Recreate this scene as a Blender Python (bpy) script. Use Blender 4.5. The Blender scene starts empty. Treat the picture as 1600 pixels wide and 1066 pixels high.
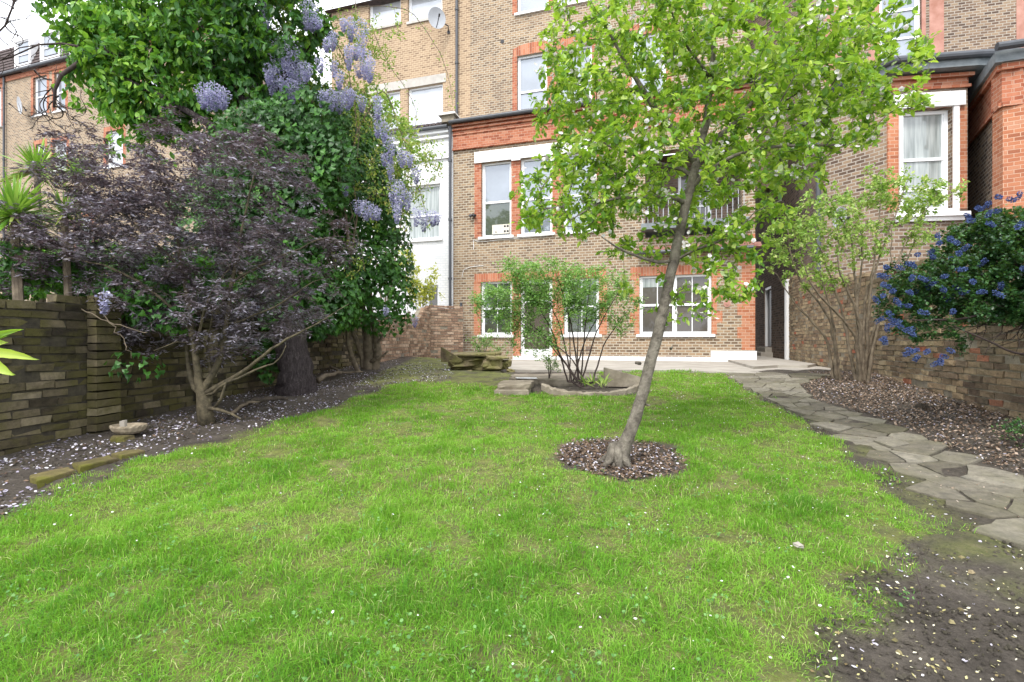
import bpy, math, random
import numpy as np
from mathutils import Vector, noise as mnoise
random.seed(7)
rng = np.random.default_rng(7)
C = bpy.context.scene.collection
R = math.radians

# ------------------------------------------------------------------ camera
EYE = 1.25
F = 760.0                      # focal length in pixels of the 1600 px wide photograph
cam = bpy.data.cameras.new('camera')
cam.sensor_width = 36.0
cam.lens = F / 1600 * 36.0
cam.clip_start = 0.05
cam.clip_end = 1000
camo = bpy.data.objects.new('camera', cam)
camo.location = (0, 0, EYE)
camo.rotation_euler = (R(90), 0, 0)
C.objects.link(camo)
S = bpy.context.scene
S.camera = camo
S.render.resolution_x = 1024
S.render.resolution_y = 682

# ------------------------------------------------------------------ world, sun, exposure
SUN_EL, SUN_AZ = 52, 205       # azimuth clockwise from +Y
w = bpy.data.worlds.new('World'); S.world = w; w.use_nodes = True
nt = w.node_tree; nt.nodes.clear()
sky = nt.nodes.new('ShaderNodeTexSky'); sky.sky_type = 'NISHITA'; sky.sun_disc = False
sky.sun_elevation = R(SUN_EL); sky.sun_rotation = R(SUN_AZ)
sky.air_density = 1.0; sky.dust_density = 4.0; sky.ozone_density = 1.0
tcw = nt.nodes.new('ShaderNodeTexCoord')
nz = nt.nodes.new('ShaderNodeTexNoise'); nz.inputs['Scale'].default_value = 2.2; nz.inputs['Detail'].default_value = 6
rp = nt.nodes.new('ShaderNodeValToRGB')
rp.color_ramp.elements[0].position = .3; rp.color_ramp.elements[0].color = (.72, .72, .72, 1)
rp.color_ramp.elements[1].position = .6; rp.color_ramp.elements[1].color = (.97, .97, .97, 1)
mx = nt.nodes.new('ShaderNodeMix'); mx.data_type = 'RGBA'
mx.inputs[7].default_value = (12.5, 12.9, 13.6, 1)    # overcast cloud, in the units of the physical sky
bg = nt.nodes.new('ShaderNodeBackground'); bg.inputs['Strength'].default_value = 0.105
wo = nt.nodes.new('ShaderNodeOutputWorld')
nt.links.new(tcw.outputs['Generated'], nz.inputs['Vector'])
nt.links.new(nz.outputs['Fac'], rp.inputs['Fac'])
nt.links.new(rp.outputs['Color'], mx.inputs[0])
nt.links.new(sky.outputs['Color'], mx.inputs[6])
nt.links.new(mx.outputs[2], bg.inputs['Color'])
nt.links.new(bg.outputs['Background'], wo.inputs['Surface'])
sl = bpy.data.lights.new('sun', 'SUN'); sl.energy = 1.6; sl.angle = R(14); sl.color = (1, .96, .9)
so = bpy.data.objects.new('sun', sl); C.objects.link(so)
az, el = R(SUN_AZ), R(SUN_EL)
sdir = Vector((math.sin(az) * math.cos(el), math.cos(az) * math.cos(el), math.sin(el)))
so.rotation_euler = sdir.to_track_quat('Z', 'Y').to_euler()
S.view_settings.view_transform = 'Standard'
S.view_settings.look = 'None'
S.view_settings.exposure = 1.05
S.view_settings.gamma = 1

# ------------------------------------------------------------------ helpers
def lerp(a, b, t): return a + (b - a) * t
def P(px, py, z):
    """a point of the place seen at a pixel of the photograph, z metres in front"""
    return np.array([(px - 800) / F * z, z, EYE + (533 - py) / F * z])

def H(x, y):
    """ground height"""
    x = np.asarray(x, float); y = np.asarray(y, float)
    d = 1.2 - .075 * y
    d = np.maximum(d, .54)
    h = EYE - d
    mound = .16 * np.exp(-(((x + 2.6) / 1.3) ** 2 + ((y - 11.6) / 1.9) ** 2))
    bedr = .10 / (1 + np.exp(-(x - (3.55 + .12 * (y - 4))) * 5)) * np.clip((9.5 - y) / 2, 0, 1)
    return h + mound + bedr

def G(px, py):
    """the ground point at a pixel of the photograph"""
    z = np.linspace(.6, 22, 4000)
    x = (px - 800) / F * z
    zz = EYE + (533 - py) / F * z
    k = np.argmax(H(x, z) >= zz)
    if k == 0: k = 3999
    return np.array([x[k], z[k], float(H(x[k], z[k]))])

def inpoly(x, y, poly):
    x = np.asarray(x); y = np.asarray(y)
    c = np.zeros(x.shape, bool); n = len(poly)
    for i in range(n):
        x0, y0 = poly[i][:2]; x1, y1 = poly[(i + 1) % n][:2]
        m = ((y0 > y) != (y1 > y)) & (x < (x1 - x0) * (y - y0) / ((y1 - y0) or 1e-9) + x0)
        c ^= m
    return c

def polydist(x, y, poly):
    d = np.full(x.shape, 1e9)
    n = len(poly)
    for i in range(n):
        a = np.array(poly[i][:2]); b = np.array(poly[(i + 1) % n][:2]); ab = b - a
        t = np.clip(((x - a[0]) * ab[0] + (y - a[1]) * ab[1]) / max(ab @ ab, 1e-9), 0, 1)
        d = np.minimum(d, np.hypot(x - a[0] - t * ab[0], y - a[1] - t * ab[1]))
    return d

_tab = rng.random((64, 64))
def vnoise(x, y, s):
    x = np.asarray(x) / s + 31.7; y = np.asarray(y) / s + 17.3
    xi = np.floor(x).astype(int); yi = np.floor(y).astype(int); fx = x - xi; fy = y - yi
    fx = fx * fx * (3 - 2 * fx); fy = fy * fy * (3 - 2 * fy)
    a = _tab[xi % 64, yi % 64]; b = _tab[(xi + 1) % 64, yi % 64]
    c = _tab[xi % 64, (yi + 1) % 64]; d = _tab[(xi + 1) % 64, (yi + 1) % 64]
    return (a * (1 - fx) + b * fx) * (1 - fy) + (c * (1 - fx) + d * fx) * fy

class MB:
    """collects shapes that become ONE mesh"""
    def __init__(s): s.V = []; s.F = {}; s.T = []; s.n = 0
    def add(s, V, F, t=.5):
        V = np.asarray(V, float).reshape(-1, 3)
        if not isinstance(F, (list, tuple)) or (len(F) and not isinstance(F[0], np.ndarray)):
            d = {}
            for f in F: d.setdefault(len(f), []).append(f)
            F = [np.array(v) for v in d.values()]
        for f in F:
            if len(f): s.F.setdefault(f.shape[1], []).append(f + s.n)
        s.V.append(V)
        s.T.append(np.full(len(V), t) if np.isscalar(t) else np.asarray(t))
        s.n += len(V)
        return s
    def box(s, a, b, t=.5, jit=0, ang=0):
        x0, y0, z0 = a; x1, y1, z1 = b
        V = np.array([(x, y, z) for z in (z0, z1) for x, y in ((x0, y0), (x1, y0), (x1, y1), (x0, y1))], float)
        if jit: V += rng.uniform(-jit, jit, V.shape)
        s.add(V, [np.array([(0, 3, 2, 1), (4, 5, 6, 7), (0, 1, 5, 4), (1, 2, 6, 5), (2, 3, 7, 6), (3, 0, 4, 7)])], t)
        return s
    def prism(s, poly, z0, z1, t=.5, jit=0):
        """poly in xy, z0/z1 scalars or arrays; convex or star shaped tops become one n-gon"""
        n = len(poly); p = np.array([q[:2] for q in poly], float)
        lo = np.column_stack([p, np.full(n, z0) if np.isscalar(z0) else z0])
        hi = np.column_stack([p, np.full(n, z1) if np.isscalar(z1) else z1])
        V = np.vstack([lo, hi])
        if jit: V += rng.uniform(-jit, jit, V.shape)
        F = [tuple(range(n, 2 * n)), tuple(reversed(range(n)))] + [(i, (i + 1) % n, n + (i + 1) % n, n + i) for i in range(n)]
        s.add(V, F, t); return s
    def tube(s, pts, r, k=6, t=.5, cap=True, rough=0):
        pts = np.asarray(pts, float); n = len(pts)
        r = np.full(n, r) if np.isscalar(r) else np.asarray(r, float)
        d = np.gradient(pts, axis=0); d /= np.linalg.norm(d, axis=1)[:, None] + 1e-9
        up = np.array([0, 0, 1.]) if abs(d[0][2]) < .9 else np.array([1., 0, 0])
        u = np.cross(d[0], up); u /= np.linalg.norm(u)
        a = np.arange(k) * 2 * math.pi / k
        V = np.zeros((n, k, 3))
        for i in range(n):
            u = u - d[i] * (u @ d[i]); u /= np.linalg.norm(u) + 1e-9
            v = np.cross(d[i], u)
            rr = r[i] * (1 + (rng.uniform(-rough, rough, k) if rough else 0))
            V[i] = pts[i] + (np.cos(a) * rr)[:, None] * u + (np.sin(a) * rr)[:, None] * v
        i = np.arange(n - 1)[:, None] * k; j = np.arange(k)[None]; j2 = (j + 1) % k
        Fq = np.stack([i + j, i + j2, i + k + j2, i + k + j], -1).reshape(-1, 4)
        Fs = [Fq]
        if cap and k > 2:
            Fs.append(np.array([list(range(k))[::-1], [(n - 1) * k + q for q in range(k)]]))
        s.add(V.reshape(-1, 3), Fs, t); return s
    def build(s, name, m, root=None, smooth=False, label=None, frame=None):
        V = np.vstack(s.V) if s.V else np.zeros((0, 3)); T = np.concatenate(s.T) if s.T else np.zeros(0)
        off = np.zeros(3)
        if root is not None and frame is None: off = np.array(root.location)
        me = bpy.data.meshes.new(name)
        me.vertices.add(len(V)); me.vertices.foreach_set('co', (V - off).astype(np.float32).ravel())
        Fl = [(k, np.vstack(v)) for k, v in s.F.items()]
        nl = sum(k * len(v) for k, v in Fl); nf = sum(len(v) for k, v in Fl)
        me.loops.add(nl); me.polygons.add(nf)
        me.loops.foreach_set('vertex_index', np.concatenate([v.ravel() for k, v in Fl]).astype(np.int32))
        tot = np.concatenate([np.full(len(v), k) for k, v in Fl]).astype(np.int32)
        me.polygons.foreach_set('loop_start', np.concatenate([[0], np.cumsum(tot)[:-1]]).astype(np.int32))
        me.polygons.foreach_set('loop_total', tot)
        me.polygons.foreach_set('use_smooth', np.full(nf, bool(smooth)))
        at = me.attributes.new('tint', 'FLOAT', 'POINT'); at.data.foreach_set('value', T.astype(np.float32))
        me.update(calc_edges=True); me.validate()
        me.materials.append(m)
        o = bpy.data.objects.new(name, me); C.objects.link(o)
        if frame is not None:
            fo = frame.origin
            if root is not None:
                o.parent = root; rl = root.location; fo = (fo[0] - rl[0], fo[1] - rl[1], fo[2] - rl[2])
            o.location = fo; o.rotation_euler = (0, 0, frame.ang)
        elif root is not None: o.parent = root
        if label: o['label'] = label
        return o

def root(name, loc, label, cat, group=None):
    o = bpy.data.objects.new(name, None); C.objects.link(o)
    o.location = tuple(float(v) for v in loc); o.empty_display_size = .2
    o['label'] = label; o['category'] = cat
    if group: o['group'] = group
    return o
def tag(o, label, cat, group=None, kind=None):
    o['label'] = label; o['category'] = cat
    if group: o['group'] = group
    if kind: o['kind'] = kind
    return o
def struct(o, label, cat):
    return tag(o, label, cat, kind='structure')

# ------------------------------------------------------------------ materials
def newmat(name):
    m = bpy.data.materials.new(name); m.use_nodes = True
    nt = m.node_tree; b = nt.nodes['Principled BSDF']
    return m, nt, b
def N(nt, t, **kw):
    n = nt.nodes.new(t)
    for k, v in kw.items():
        if k in n.inputs: n.inputs[k].default_value = v
        else: setattr(n, k, v)
    return n
def ramp(nt, stops, fac):
    r = nt.nodes.new('ShaderNodeValToRGB'); e = r.color_ramp.elements
    while len(e) < len(stops): e.new(.5)
    for i, (p, c) in enumerate(stops):
        e[i].position = p; e[i].color = (*c, 1)
    nt.links.new(fac, r.inputs['Fac']); return r.outputs['Color']
def mixc(nt, fac, a, b, mode='MIX'):
    m = nt.nodes.new('ShaderNodeMix'); m.data_type = 'RGBA'; m.blend_type = mode
    for i, v in ((0, fac), (6, a), (7, b)):
        if hasattr(v, 'links'): nt.links.new(v, m.inputs[i])
        else: m.inputs[i].default_value = v if i == 0 else (*v, 1)
    return m.outputs[2]
def bump(nt, b, h, strength=.4, dist=.01):
    n = N(nt, 'ShaderNodeBump', Strength=strength, Distance=dist)
    nt.links.new(h, n.inputs['Height']); nt.links.new(n.outputs['Normal'], b.inputs['Normal'])
def tex(nt, scale, detail=4, rough=.5, coord='Object', dim=None):
    tc = N(nt, 'ShaderNodeTexCoord'); n = N(nt, 'ShaderNodeTexNoise', Scale=scale, Detail=detail, Roughness=rough)
    nt.links.new(tc.outputs[coord], n.inputs['Vector']); return n.outputs['Fac']
def mathn(nt, op, a, b=None):
    m = nt.nodes.new('ShaderNodeMath'); m.operation = op
    for i, v in ((0, a), (1, b)):
        if v is None: continue
        if hasattr(v, 'links'): nt.links.new(v, m.inputs[i])
        else: m.inputs[i].default_value = v
    return m.outputs[0]

def noisy(name, c0, c1, scale=8, rough=.8, bs=.3, bd=.01, detail=6, spec=.3, metallic=0):
    m, nt, b = newmat(name)
    f = tex(nt, scale, detail, .6)
    nt.links.new(ramp(nt, [(.3, c0), (.7, c1)], f), b.inputs['Base Color'])
    b.inputs['Roughness'].default_value = rough; b.inputs['Specular IOR Level'].default_value = spec
    b.inputs['Metallic'].default_value = metallic
    if bs: bump(nt, b, tex(nt, scale * 4, 6, .6), bs, bd)
    return m

def brick(name, cols, mortar, stain=(.12, .11, .09), stainamt=.35, soldier=False, msize=.011, bias=0):
    """courses of 75 mm with 225 mm bricks, every brick its own tone"""
    m, nt, b = newmat(name)
    tc = N(nt, 'ShaderNodeTexCoord'); sp = N(nt, 'ShaderNodeSeparateXYZ'); cb = N(nt, 'ShaderNodeCombineXYZ')
    nt.links.new(tc.outputs['Object'], sp.inputs[0])
    s = mathn(nt, 'ADD', sp.outputs['X'], sp.outputs['Y'])
    # slight waviness of the courses
    wv = mathn(nt, 'MULTIPLY', mathn(nt, 'SUBTRACT', tex(nt, 2.5, 3), .5), .02)
    z = mathn(nt, 'ADD', sp.outputs['Z'], wv)
    if soldier:
        nt.links.new(z, cb.inputs[0]); nt.links.new(s, cb.inputs[1])
    else:
        nt.links.new(s, cb.inputs[0]); nt.links.new(z, cb.inputs[1])
    br = N(nt, 'ShaderNodeTexBrick')
    br.offset = .5; br.squash = 1
    for k, v in (('Scale', 1), ('Mortar Size', msize), ('Mortar Smooth', .25), ('Bias', bias), ('Brick Width', .172 if not soldier else .34), ('Row Height', .075)):
        br.inputs[k].default_value = v
    br.inputs['Color1'].default_value = (0, 0, 0, 1); br.inputs['Color2'].default_value = (1, 1, 1, 1); br.inputs['Mortar'].default_value = (.5, .5, .5, 1)
    nt.links.new(cb.outputs[0], br.inputs['Vector'])
    n2 = tex(nt, 9, 4)
    fac = mathn(nt, 'ADD', mathn(nt, 'MULTIPLY', br.outputs['Color'], .8), mathn(nt, 'MULTIPLY', n2, .25))
    col = ramp(nt, [(i / (len(cols) - 1), c) for i, c in enumerate(cols)], fac)
    fine = tex(nt, 60, 3)
    col = mixc(nt, .25, col, ramp(nt, [(.3, (.7, .7, .7)), (.7, (1.2, 1.2, 1.2))], fine), 'MULTIPLY')
    col = mixc(nt, .8, col, ramp(nt, [(.25, (.72, .72, .74)), (.75, (1.2, 1.17, 1.12))], tex(nt, .45, 5, .7)), 'MULTIPLY')
    col = mixc(nt, br.outputs['Fac'], col, mortar)
    st = ramp(nt, [(.45, (0, 0, 0)), (.75, (1, 1, 1))], tex(nt, .9, 6, .65))
    sf = mathn(nt, 'MULTIPLY', st, stainamt)
    col = mixc(nt, sf, col, stain)
    nt.links.new(col, b.inputs['Base Color']); b.inputs['Roughness'].default_value = .9
    b.inputs['Specular IOR Level'].default_value = .2
    hgt = mathn(nt, 'ADD', mathn(nt, 'MULTIPLY', br.outputs['Fac'], -1), mathn(nt, 'MULTIPLY', fine, .5))
    bump(nt, b, hgt, .6, .008)
    return m

def plain(name, c, rough=.5, spec=.4, metallic=0, var=.12, scale=6):
    m, nt, b = newmat(name)
    f = tex(nt, scale, 5, .6)
    nt.links.new(ramp(nt, [(.3, tuple(v * (1 - var) for v in c)), (.7, tuple(min(1, v * (1 + var * .5)) for v in c))], f), b.inputs['Base Color'])
    b.inputs['Roughness'].default_value = rough; b.inputs['Specular IOR Level'].default_value = spec
    b.inputs['Metallic'].default_value = metallic
    return m

def leafmat(name, cols, rough=.45, trans=.35, spec=.4, tcol=None):
    """leaves: each leaf has its own tone (attribute tint)"""
    m, nt, b = newmat(name)
    a = N(nt, 'ShaderNodeAttribute'); a.attribute_name = 'tint'
    col = ramp(nt, [(i / (len(cols) - 1), c) for i, c in enumerate(cols)], a.outputs['Fac'])
    nt.links.new(col, b.inputs['Base Color'])
    b.inputs['Roughness'].default_value = rough; b.inputs['Specular IOR Level'].default_value = spec
    if trans:
        t = N(nt, 'ShaderNodeBsdfTranslucent'); mix = N(nt, 'ShaderNodeMixShader'); mix.inputs[0].default_value = trans
        tc2 = mixc(nt, .5, col, tcol or (.35, .6, .05), 'MIX')
        nt.links.new(tc2, t.inputs['Color'])
        nt.links.new(b.outputs[0], mix.inputs[1]); nt.links.new(t.outputs[0], mix.inputs[2])
        nt.links.new(mix.outputs[0], nt.nodes['Material Output'].inputs['Surface'])
    return m

def glassmat(name, tint, gloss=.45, rough=.03):
    """a window pane: tint is the room, net or a painted reflection; gloss mirrors the sky"""
    m, nt, b = newmat(name)
    f = tex(nt, 1.3, 3)
    nt.links.new(ramp(nt, [(.3, tuple(v * .6 for v in tint)), (.7, tint)], f), b.inputs['Base Color'])
    b.inputs['Roughness'].default_value = .4
    g = N(nt, 'ShaderNodeBsdfGlossy', Roughness=rough); g.inputs['Color'].default_value = (.86, .92, 1, 1)
    mix = N(nt, 'ShaderNodeMixShader'); mix.inputs[0].default_value = gloss
    nt.links.new(b.outputs[0], mix.inputs[1]); nt.links.new(g.outputs[0], mix.inputs[2])
    nt.links.new(mix.outputs[0], nt.nodes['Material Output'].inputs['Surface'])
    return m

M = {}
M['stock'] = brick('stock_brick', [(.11, .078, .055), (.205, .14, .09), (.31, .215, .135), (.38, .275, .17)], (.43, .38, .30), (.15, .115, .09), .4, msize=.013)
M['stock_dark'] = brick('shade_dark_brick', [(.055, .042, .036), (.11, .078, .062), (.18, .125, .095), (.24, .17, .13)], (.19, .165, .14), (.09, .07, .06), .5)  # dark tones put the shade of side walls and recesses into the brick
M['stock_brown'] = brick('brown_brick', [(.06, .042, .034), (.15, .10, .07), (.26, .18, .12), (.32, .24, .16)], (.36, .32, .27), (.10, .08, .07), .5)
M['stock_pale'] = brick('yellow_brick', [(.14, .095, .065), (.31, .22, .145), (.38, .275, .18), (.42, .31, .205)], (.50, .39, .27), (.2, .14, .10), .25)
M['red'] = brick('red_rubber_brick', [(.20, .065, .04), (.34, .11, .06), (.42, .16, .09), (.46, .22, .14)], (.46, .30, .22), (.25, .1, .06), .35, msize=.006)
M['red_soldier'] = brick('red_arch_brick', [(.22, .075, .045), (.38, .13, .07), (.46, .18, .10), (.50, .24, .15)], (.45, .30, .22), (.25, .1, .06), .35, soldier=True, msize=.006)
M['orange'] = brick('orange_brick', [(.25, .09, .05), (.39, .145, .075), (.46, .19, .10), (.48, .25, .16)], (.52, .35, .25), (.26, .12, .08), .4, msize=.006)
M['whitebrick'] = brick('white_painted_brick', [(.72, .73, .74), (.8, .8, .8), (.82, .82, .82), (.78, .78, .79)], (.62, .63, .65), (.6, .6, .6), .25)
M['pinkrender'] = noisy('weathered_red_render', (.30, .14, .10), (.45, .25, .2), 3, .9)
M['white'] = plain('white_paint', (.80, .80, .80), .4, .4, 0, .06)
M['render'] = noisy('grey_render', (.36, .34, .31), (.5, .47, .43), 4, .9)
M['upvc'] = plain('window_white', (.84, .85, .86), .3, .5, 0, .03)
M['pipe'] = plain('grey_black_pipe', (.06, .065, .075), .45, .5, 0, .2)
M['lead'] = noisy('lead_grey', (.12, .14, .15), (.22, .24, .25), 5, .6, .2)
M['tile'] = noisy('slate_tile', (.05, .04, .04), (.12, .09, .085), 9, .8)
M['redtile'] = noisy('red_clay_tile', (.20, .09, .07), (.36, .2, .16), 9, .85)
M['glass_sky'] = glassmat('glass_sky_reflecting', (.20, .225, .26), .17)  # bluish tint paints part of the reflected sky into the pane
M['glass_net'] = glassmat('glass_over_white_curtain', (.55, .57, .60), .14)
M['glass_dark'] = glassmat('glass_dark_room', (.085, .068, .052), .05)
M['glass_green'] = glassmat('glass_garden_reflecting', (.06, .075, .045), .09)  # greenish tint paints the garden's reflection into the pane
M['dish'] = plain('dish_grey', (.42, .44, .47), .5, .4, 0, .1)
M['metal'] = plain('dark_metal', (.05, .05, .055), .4, .5, .4, .1)
M['concrete'] = noisy('concrete', (.27, .245, .21), (.42, .39, .34), 2.5, .9, .3, .006)
M['concrete_dark'] = noisy('weathered_concrete', (.15, .125, .09), (.32, .28, .22), 5, .92, .6, .012)
M['blackdoor'] = plain('door_black', (.02, .02, .025), .3)

def curtain():
    m, nt, b = newmat('net_curtain_behind_glass')
    tc = N(nt, 'ShaderNodeTexCoord'); sp = N(nt, 'ShaderNodeSeparateXYZ'); cb = N(nt, 'ShaderNodeCombineXYZ')
    nt.links.new(tc.outputs['Object'], sp.inputs[0])
    nt.links.new(mathn(nt, 'MULTIPLY', sp.outputs['X'], 14), cb.inputs[0]); nt.links.new(sp.outputs['Z'], cb.inputs[2])
    n = N(nt, 'ShaderNodeTexNoise', Scale=1, Detail=4); nt.links.new(cb.outputs[0], n.inputs['Vector'])
    nt.links.new(ramp(nt, [(.3, (.15, .18, .175)), (.7, (.42, .46, .45))], n.outputs['Fac']), b.inputs['Base Color'])
    g = N(nt, 'ShaderNodeBsdfGlossy', Roughness=.04); mix = N(nt, 'ShaderNodeMixShader'); mix.inputs[0].default_value = .08
    nt.links.new(b.outputs[0], mix.inputs[1]); nt.links.new(g.outputs[0], mix.inputs[2])
    nt.links.new(mix.outputs[0], nt.nodes['Material Output'].inputs['Surface'])
    return m
M['curtain'] = curtain()

def soil():
    m, nt, b = newmat('garden_soil')
    f = tex(nt, 3, 8, .65); f2 = tex(nt, 45, 5, .7)
    col = ramp(nt, [(.3, (.07, .06, .05)), (.55, (.12, .103, .086)), (.75, (.19, .165, .135))], f)
    col = mixc(nt, .6, col, ramp(nt, [(.3, (.5, .5, .5)), (.7, (1.4, 1.4, 1.4))], f2), 'MULTIPLY')
    a = N(nt, 'ShaderNodeAttribute'); a.attribute_name = 'tint'     # 1 = moss and thatch under the lawn
    g = ramp(nt, [(.3, (.10, .13, .03)), (.55, (.22, .24, .07)), (.8, (.36, .33, .16))], tex(nt, 14, 6, .7))
    brk = ramp(nt, [(.35, (0, 0, 0)), (.6, (1, 1, 1))], tex(nt, 9, 6, .7))
    fac = mathn(nt, 'MULTIPLY', a.outputs['Fac'], mathn(nt, 'ADD', mathn(nt, 'MULTIPLY', brk, .5), .5))
    col = mixc(nt, fac, col, g)
    nt.links.new(col, b.inputs['Base Color']); b.inputs['Roughness'].default_value = .95; b.inputs['Specular IOR Level'].default_value = .15
    bump(nt, b, mathn(nt, 'ADD', mathn(nt, 'MULTIPLY', tex(nt, 26, 10, .8), 1.4), f2), .9, .03)
    return m
M['soil'] = soil()

def oldbrick(name, stops, moss=.0, mosscol=(.09, .10, .02)):
    m, nt, b = newmat(name)
    a = N(nt, 'ShaderNodeAttribute'); a.attribute_name = 'tint'
    col = ramp(nt, stops, a.outputs['Fac'])
    n = tex(nt, 14, 6, .7)
    col = mixc(nt, .7, col, ramp(nt, [(.3, (.45, .45, .45)), (.7, (1.45, 1.4, 1.3))], n), 'MULTIPLY')
    if moss:
        mf = mathn(nt, 'MULTIPLY', ramp(nt, [(.42, (0, 0, 0)), (.62, (1, 1, 1))], tex(nt, 2.4, 7, .65)), moss)
        col = mixc(nt, mf, col, mosscol)
    nt.links.new(col, b.inputs['Base Color']); b.inputs['Roughness'].default_value = .95; b.inputs['Specular IOR Level'].default_value = .15
    bump(nt, b, mathn(nt, 'ADD', tex(nt, 30, 6, .7), n), .7, .012)
    return m
M['wall_left'] = oldbrick('mossy_old_brick', [(0, (.03, .025, .02)), (.35, (.075, .062, .042)), (.7, (.15, .125, .085)), (1, (.28, .24, .175))], .75, (.085, .078, .024))
M['wall_right'] = oldbrick('old_garden_brick', [(0, (.075, .055, .045)), (.3, (.17, .125, .09)), (.6, (.27, .20, .13)), (.86, (.36, .29, .19)), (.92, (.33, .12, .075)), (1, (.33, .12, .075))], .35, (.20, .18, .12))
M['wall_back'] = oldbrick('pinkish_garden_brick', [(0, (.20, .13, .10)), (.4, (.30, .2, .145)), (.8, (.42, .3, .22)), (1, (.48, .37, .29))], .2, (.2, .17, .1))
M['mortar_d'] = noisy('dark_lime_mortar', (.03, .026, .02), (.07, .06, .04), 12, .95, .6)
M['mortar_l'] = noisy('pale_lime_mortar', (.16, .14, .11), (.28, .25, .19), 12, .95, .6)
M['flag'] = oldbrick('york_stone_flag', [(0, (.11, .10, .08)), (.5, (.17, .157, .13)), (1, (.24, .225, .19))], .4, (.12, .115, .06))
M['rock'] = oldbrick('mossy_rock', [(0, (.09, .07, .05)), (.5, (.22, .18, .11)), (1, (.30, .25, .16))], .75, (.17, .17, .05))
M['mosskerb'] = oldbrick('moss_covered_kerb', [(0, (.07, .06, .03)), (1, (.16, .13, .07))], .9, (.13, .13, .025))
M['apple_bark'] = noisy('apple_bark', (.06, .05, .04), (.23, .205, .165), 16, .85, 1, .014)
M['dark_bark'] = noisy('dark_bark', (.035, .028, .022), (.10, .08, .06), 14, .9, 1, .02)
def fibrous():
    m, nt, b = newmat('fibrous_root_bark')
    tc = N(nt, 'ShaderNodeTexCoord'); mp = N(nt, 'ShaderNodeMapping'); mp.inputs['Scale'].default_value = (16, 16, 3.2)
    nt.links.new(tc.outputs['Object'], mp.inputs['Vector']); n = N(nt, 'ShaderNodeTexNoise', Scale=2.2, Detail=9, Roughness=.75, Distortion=1.2); nt.links.new(mp.outputs[0], n.inputs['Vector'])
    nt.links.new(ramp(nt, [(.3, (.016, .013, .013)), (.52, (.07, .057, .058)), (.72, (.19, .16, .16))], n.outputs['Fac']), b.inputs['Base Color'])
    b.inputs['Roughness'].default_value = .95; b.inputs['Specular IOR Level'].default_value = .15; bump(nt, b, n.outputs['Fac'], 1, .05); return m
M['rough_bark'] = fibrous()
M['pale_bark'] = noisy('pale_bark', (.08, .062, .045), (.23, .185, .13), 12, .85, .6, .006)
M['olive_bark'] = noisy('olive_bark', (.035, .03, .02), (.145, .12, .075), 16, .9, 1, .012)
M['twig'] = noisy('dark_twig', (.03, .022, .02), (.07, .05, .045), 12, .8, .2)
M['leaf_apple'] = leafmat('apple_leaf', [(.045, .13, .02), (.12, .27, .03), (.25, .42, .04), (.46, .58, .09), (.40, .48, .24)], .4, .45, .45, (.55, .8, .05))
M['leaf_top'] = leafmat('big_drooping_leaf', [(.014, .055, .014), (.04, .14, .025), (.11, .28, .03), (.28, .48, .06)], .45, .3, .4, (.3, .6, .03))
M['leaf_ivy'] = leafmat('ivy_leaf', [(.010, .04, .008), (.025, .09, .015), (.06, .18, .022), (.17, .36, .045)], .45, .12, .35)
M['leaf_elder'] = leafmat('black_elder_leaf', [(.045, .034, .037), (.11, .09, .102), (.21, .19, .225), (.38, .37, .45)], .4, .15, .5, (.28, .15, .14))
M['leaf_rose'] = leafmat('fine_green_leaf', [(.09, .20, .06), (.17, .34, .10), (.28, .46, .15), (.42, .56, .22)], .5, .4, .4)
M['leaf_pale'] = leafmat('yellow_green_leaf', [(.12, .22, .03), (.22, .36, .07), (.36, .48, .12), (.5, .52, .2)], .5, .35, .4)
M['leaf_yellow'] = leafmat('lime_yellow_leaf', [(.32, .34, .05), (.5, .5, .08), (.62, .58, .16)], .5, .35, .4)
M['leaf_wist'] = leafmat('young_wisteria_leaf', [(.08, .18, .03), (.18, .32, .05), (.38, .42, .10), (.44, .36, .13)], .5, .35, .4)
M['leaf_cean'] = leafmat('small_dark_leaf', [(.010, .035, .014), (.022, .075, .022), (.045, .13, .035), (.11, .24, .06)], .35, .15, .5)
M['leaf_sword'] = leafmat('sword_leaf', [(.07, .18, .02), (.18, .36, .04), (.32, .5, .08), (.5, .5, .18)], .4, .25, .5)
M['petal_lilac'] = leafmat('lilac_petal', [(.22, .21, .38), (.37, .36, .54), (.54, .54, .69), (.74, .75, .82)], .6, .3, .2, (.5, .48, .7))
M['petal_blue'] = leafmat('blue_flower', [(.03, .045, .13), (.06, .085, .22), (.10, .145, .31), (.21, .27, .42)], .85, .03, .05, (.06, .1, .3))
M['petal_white'] = leafmat('white_petal', [(.6, .55, .55), (.75, .72, .72), (.85, .83, .84)], .6, .3, .3, (.9, .85, .85))
M['grass'] = leafmat('grass_blade', [(.06, .20, .02), (.15, .36, .03), (.25, .48, .06), (.44, .59, .15), (.62, .57, .33)], .55, .4, .2, (.50, .72, .06))
M['clover'] = leafmat('clover_leaf', [(.06, .17, .04), (.12, .27, .07), (.20, .37, .12)], .5, .3, .3)
M['litter'] = leafmat('ground_litter', [(.06, .04, .03), (.16, .11, .075), (.30, .22, .16), (.48, .40, .33)], .85, .0, .2)
M['litter_p'] = leafmat('fallen_blossom', [(.22, .19, .25), (.36, .33, .41), (.52, .49, .57), (.74, .72, .75)], .7, .15, .2, (.7, .65, .75))
M['litter_y'] = leafmat('fallen_bud_scales', [(.14, .10, .05), (.33, .30, .12), (.5, .46, .25), (.66, .62, .5)], .8, .0, .2)

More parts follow.
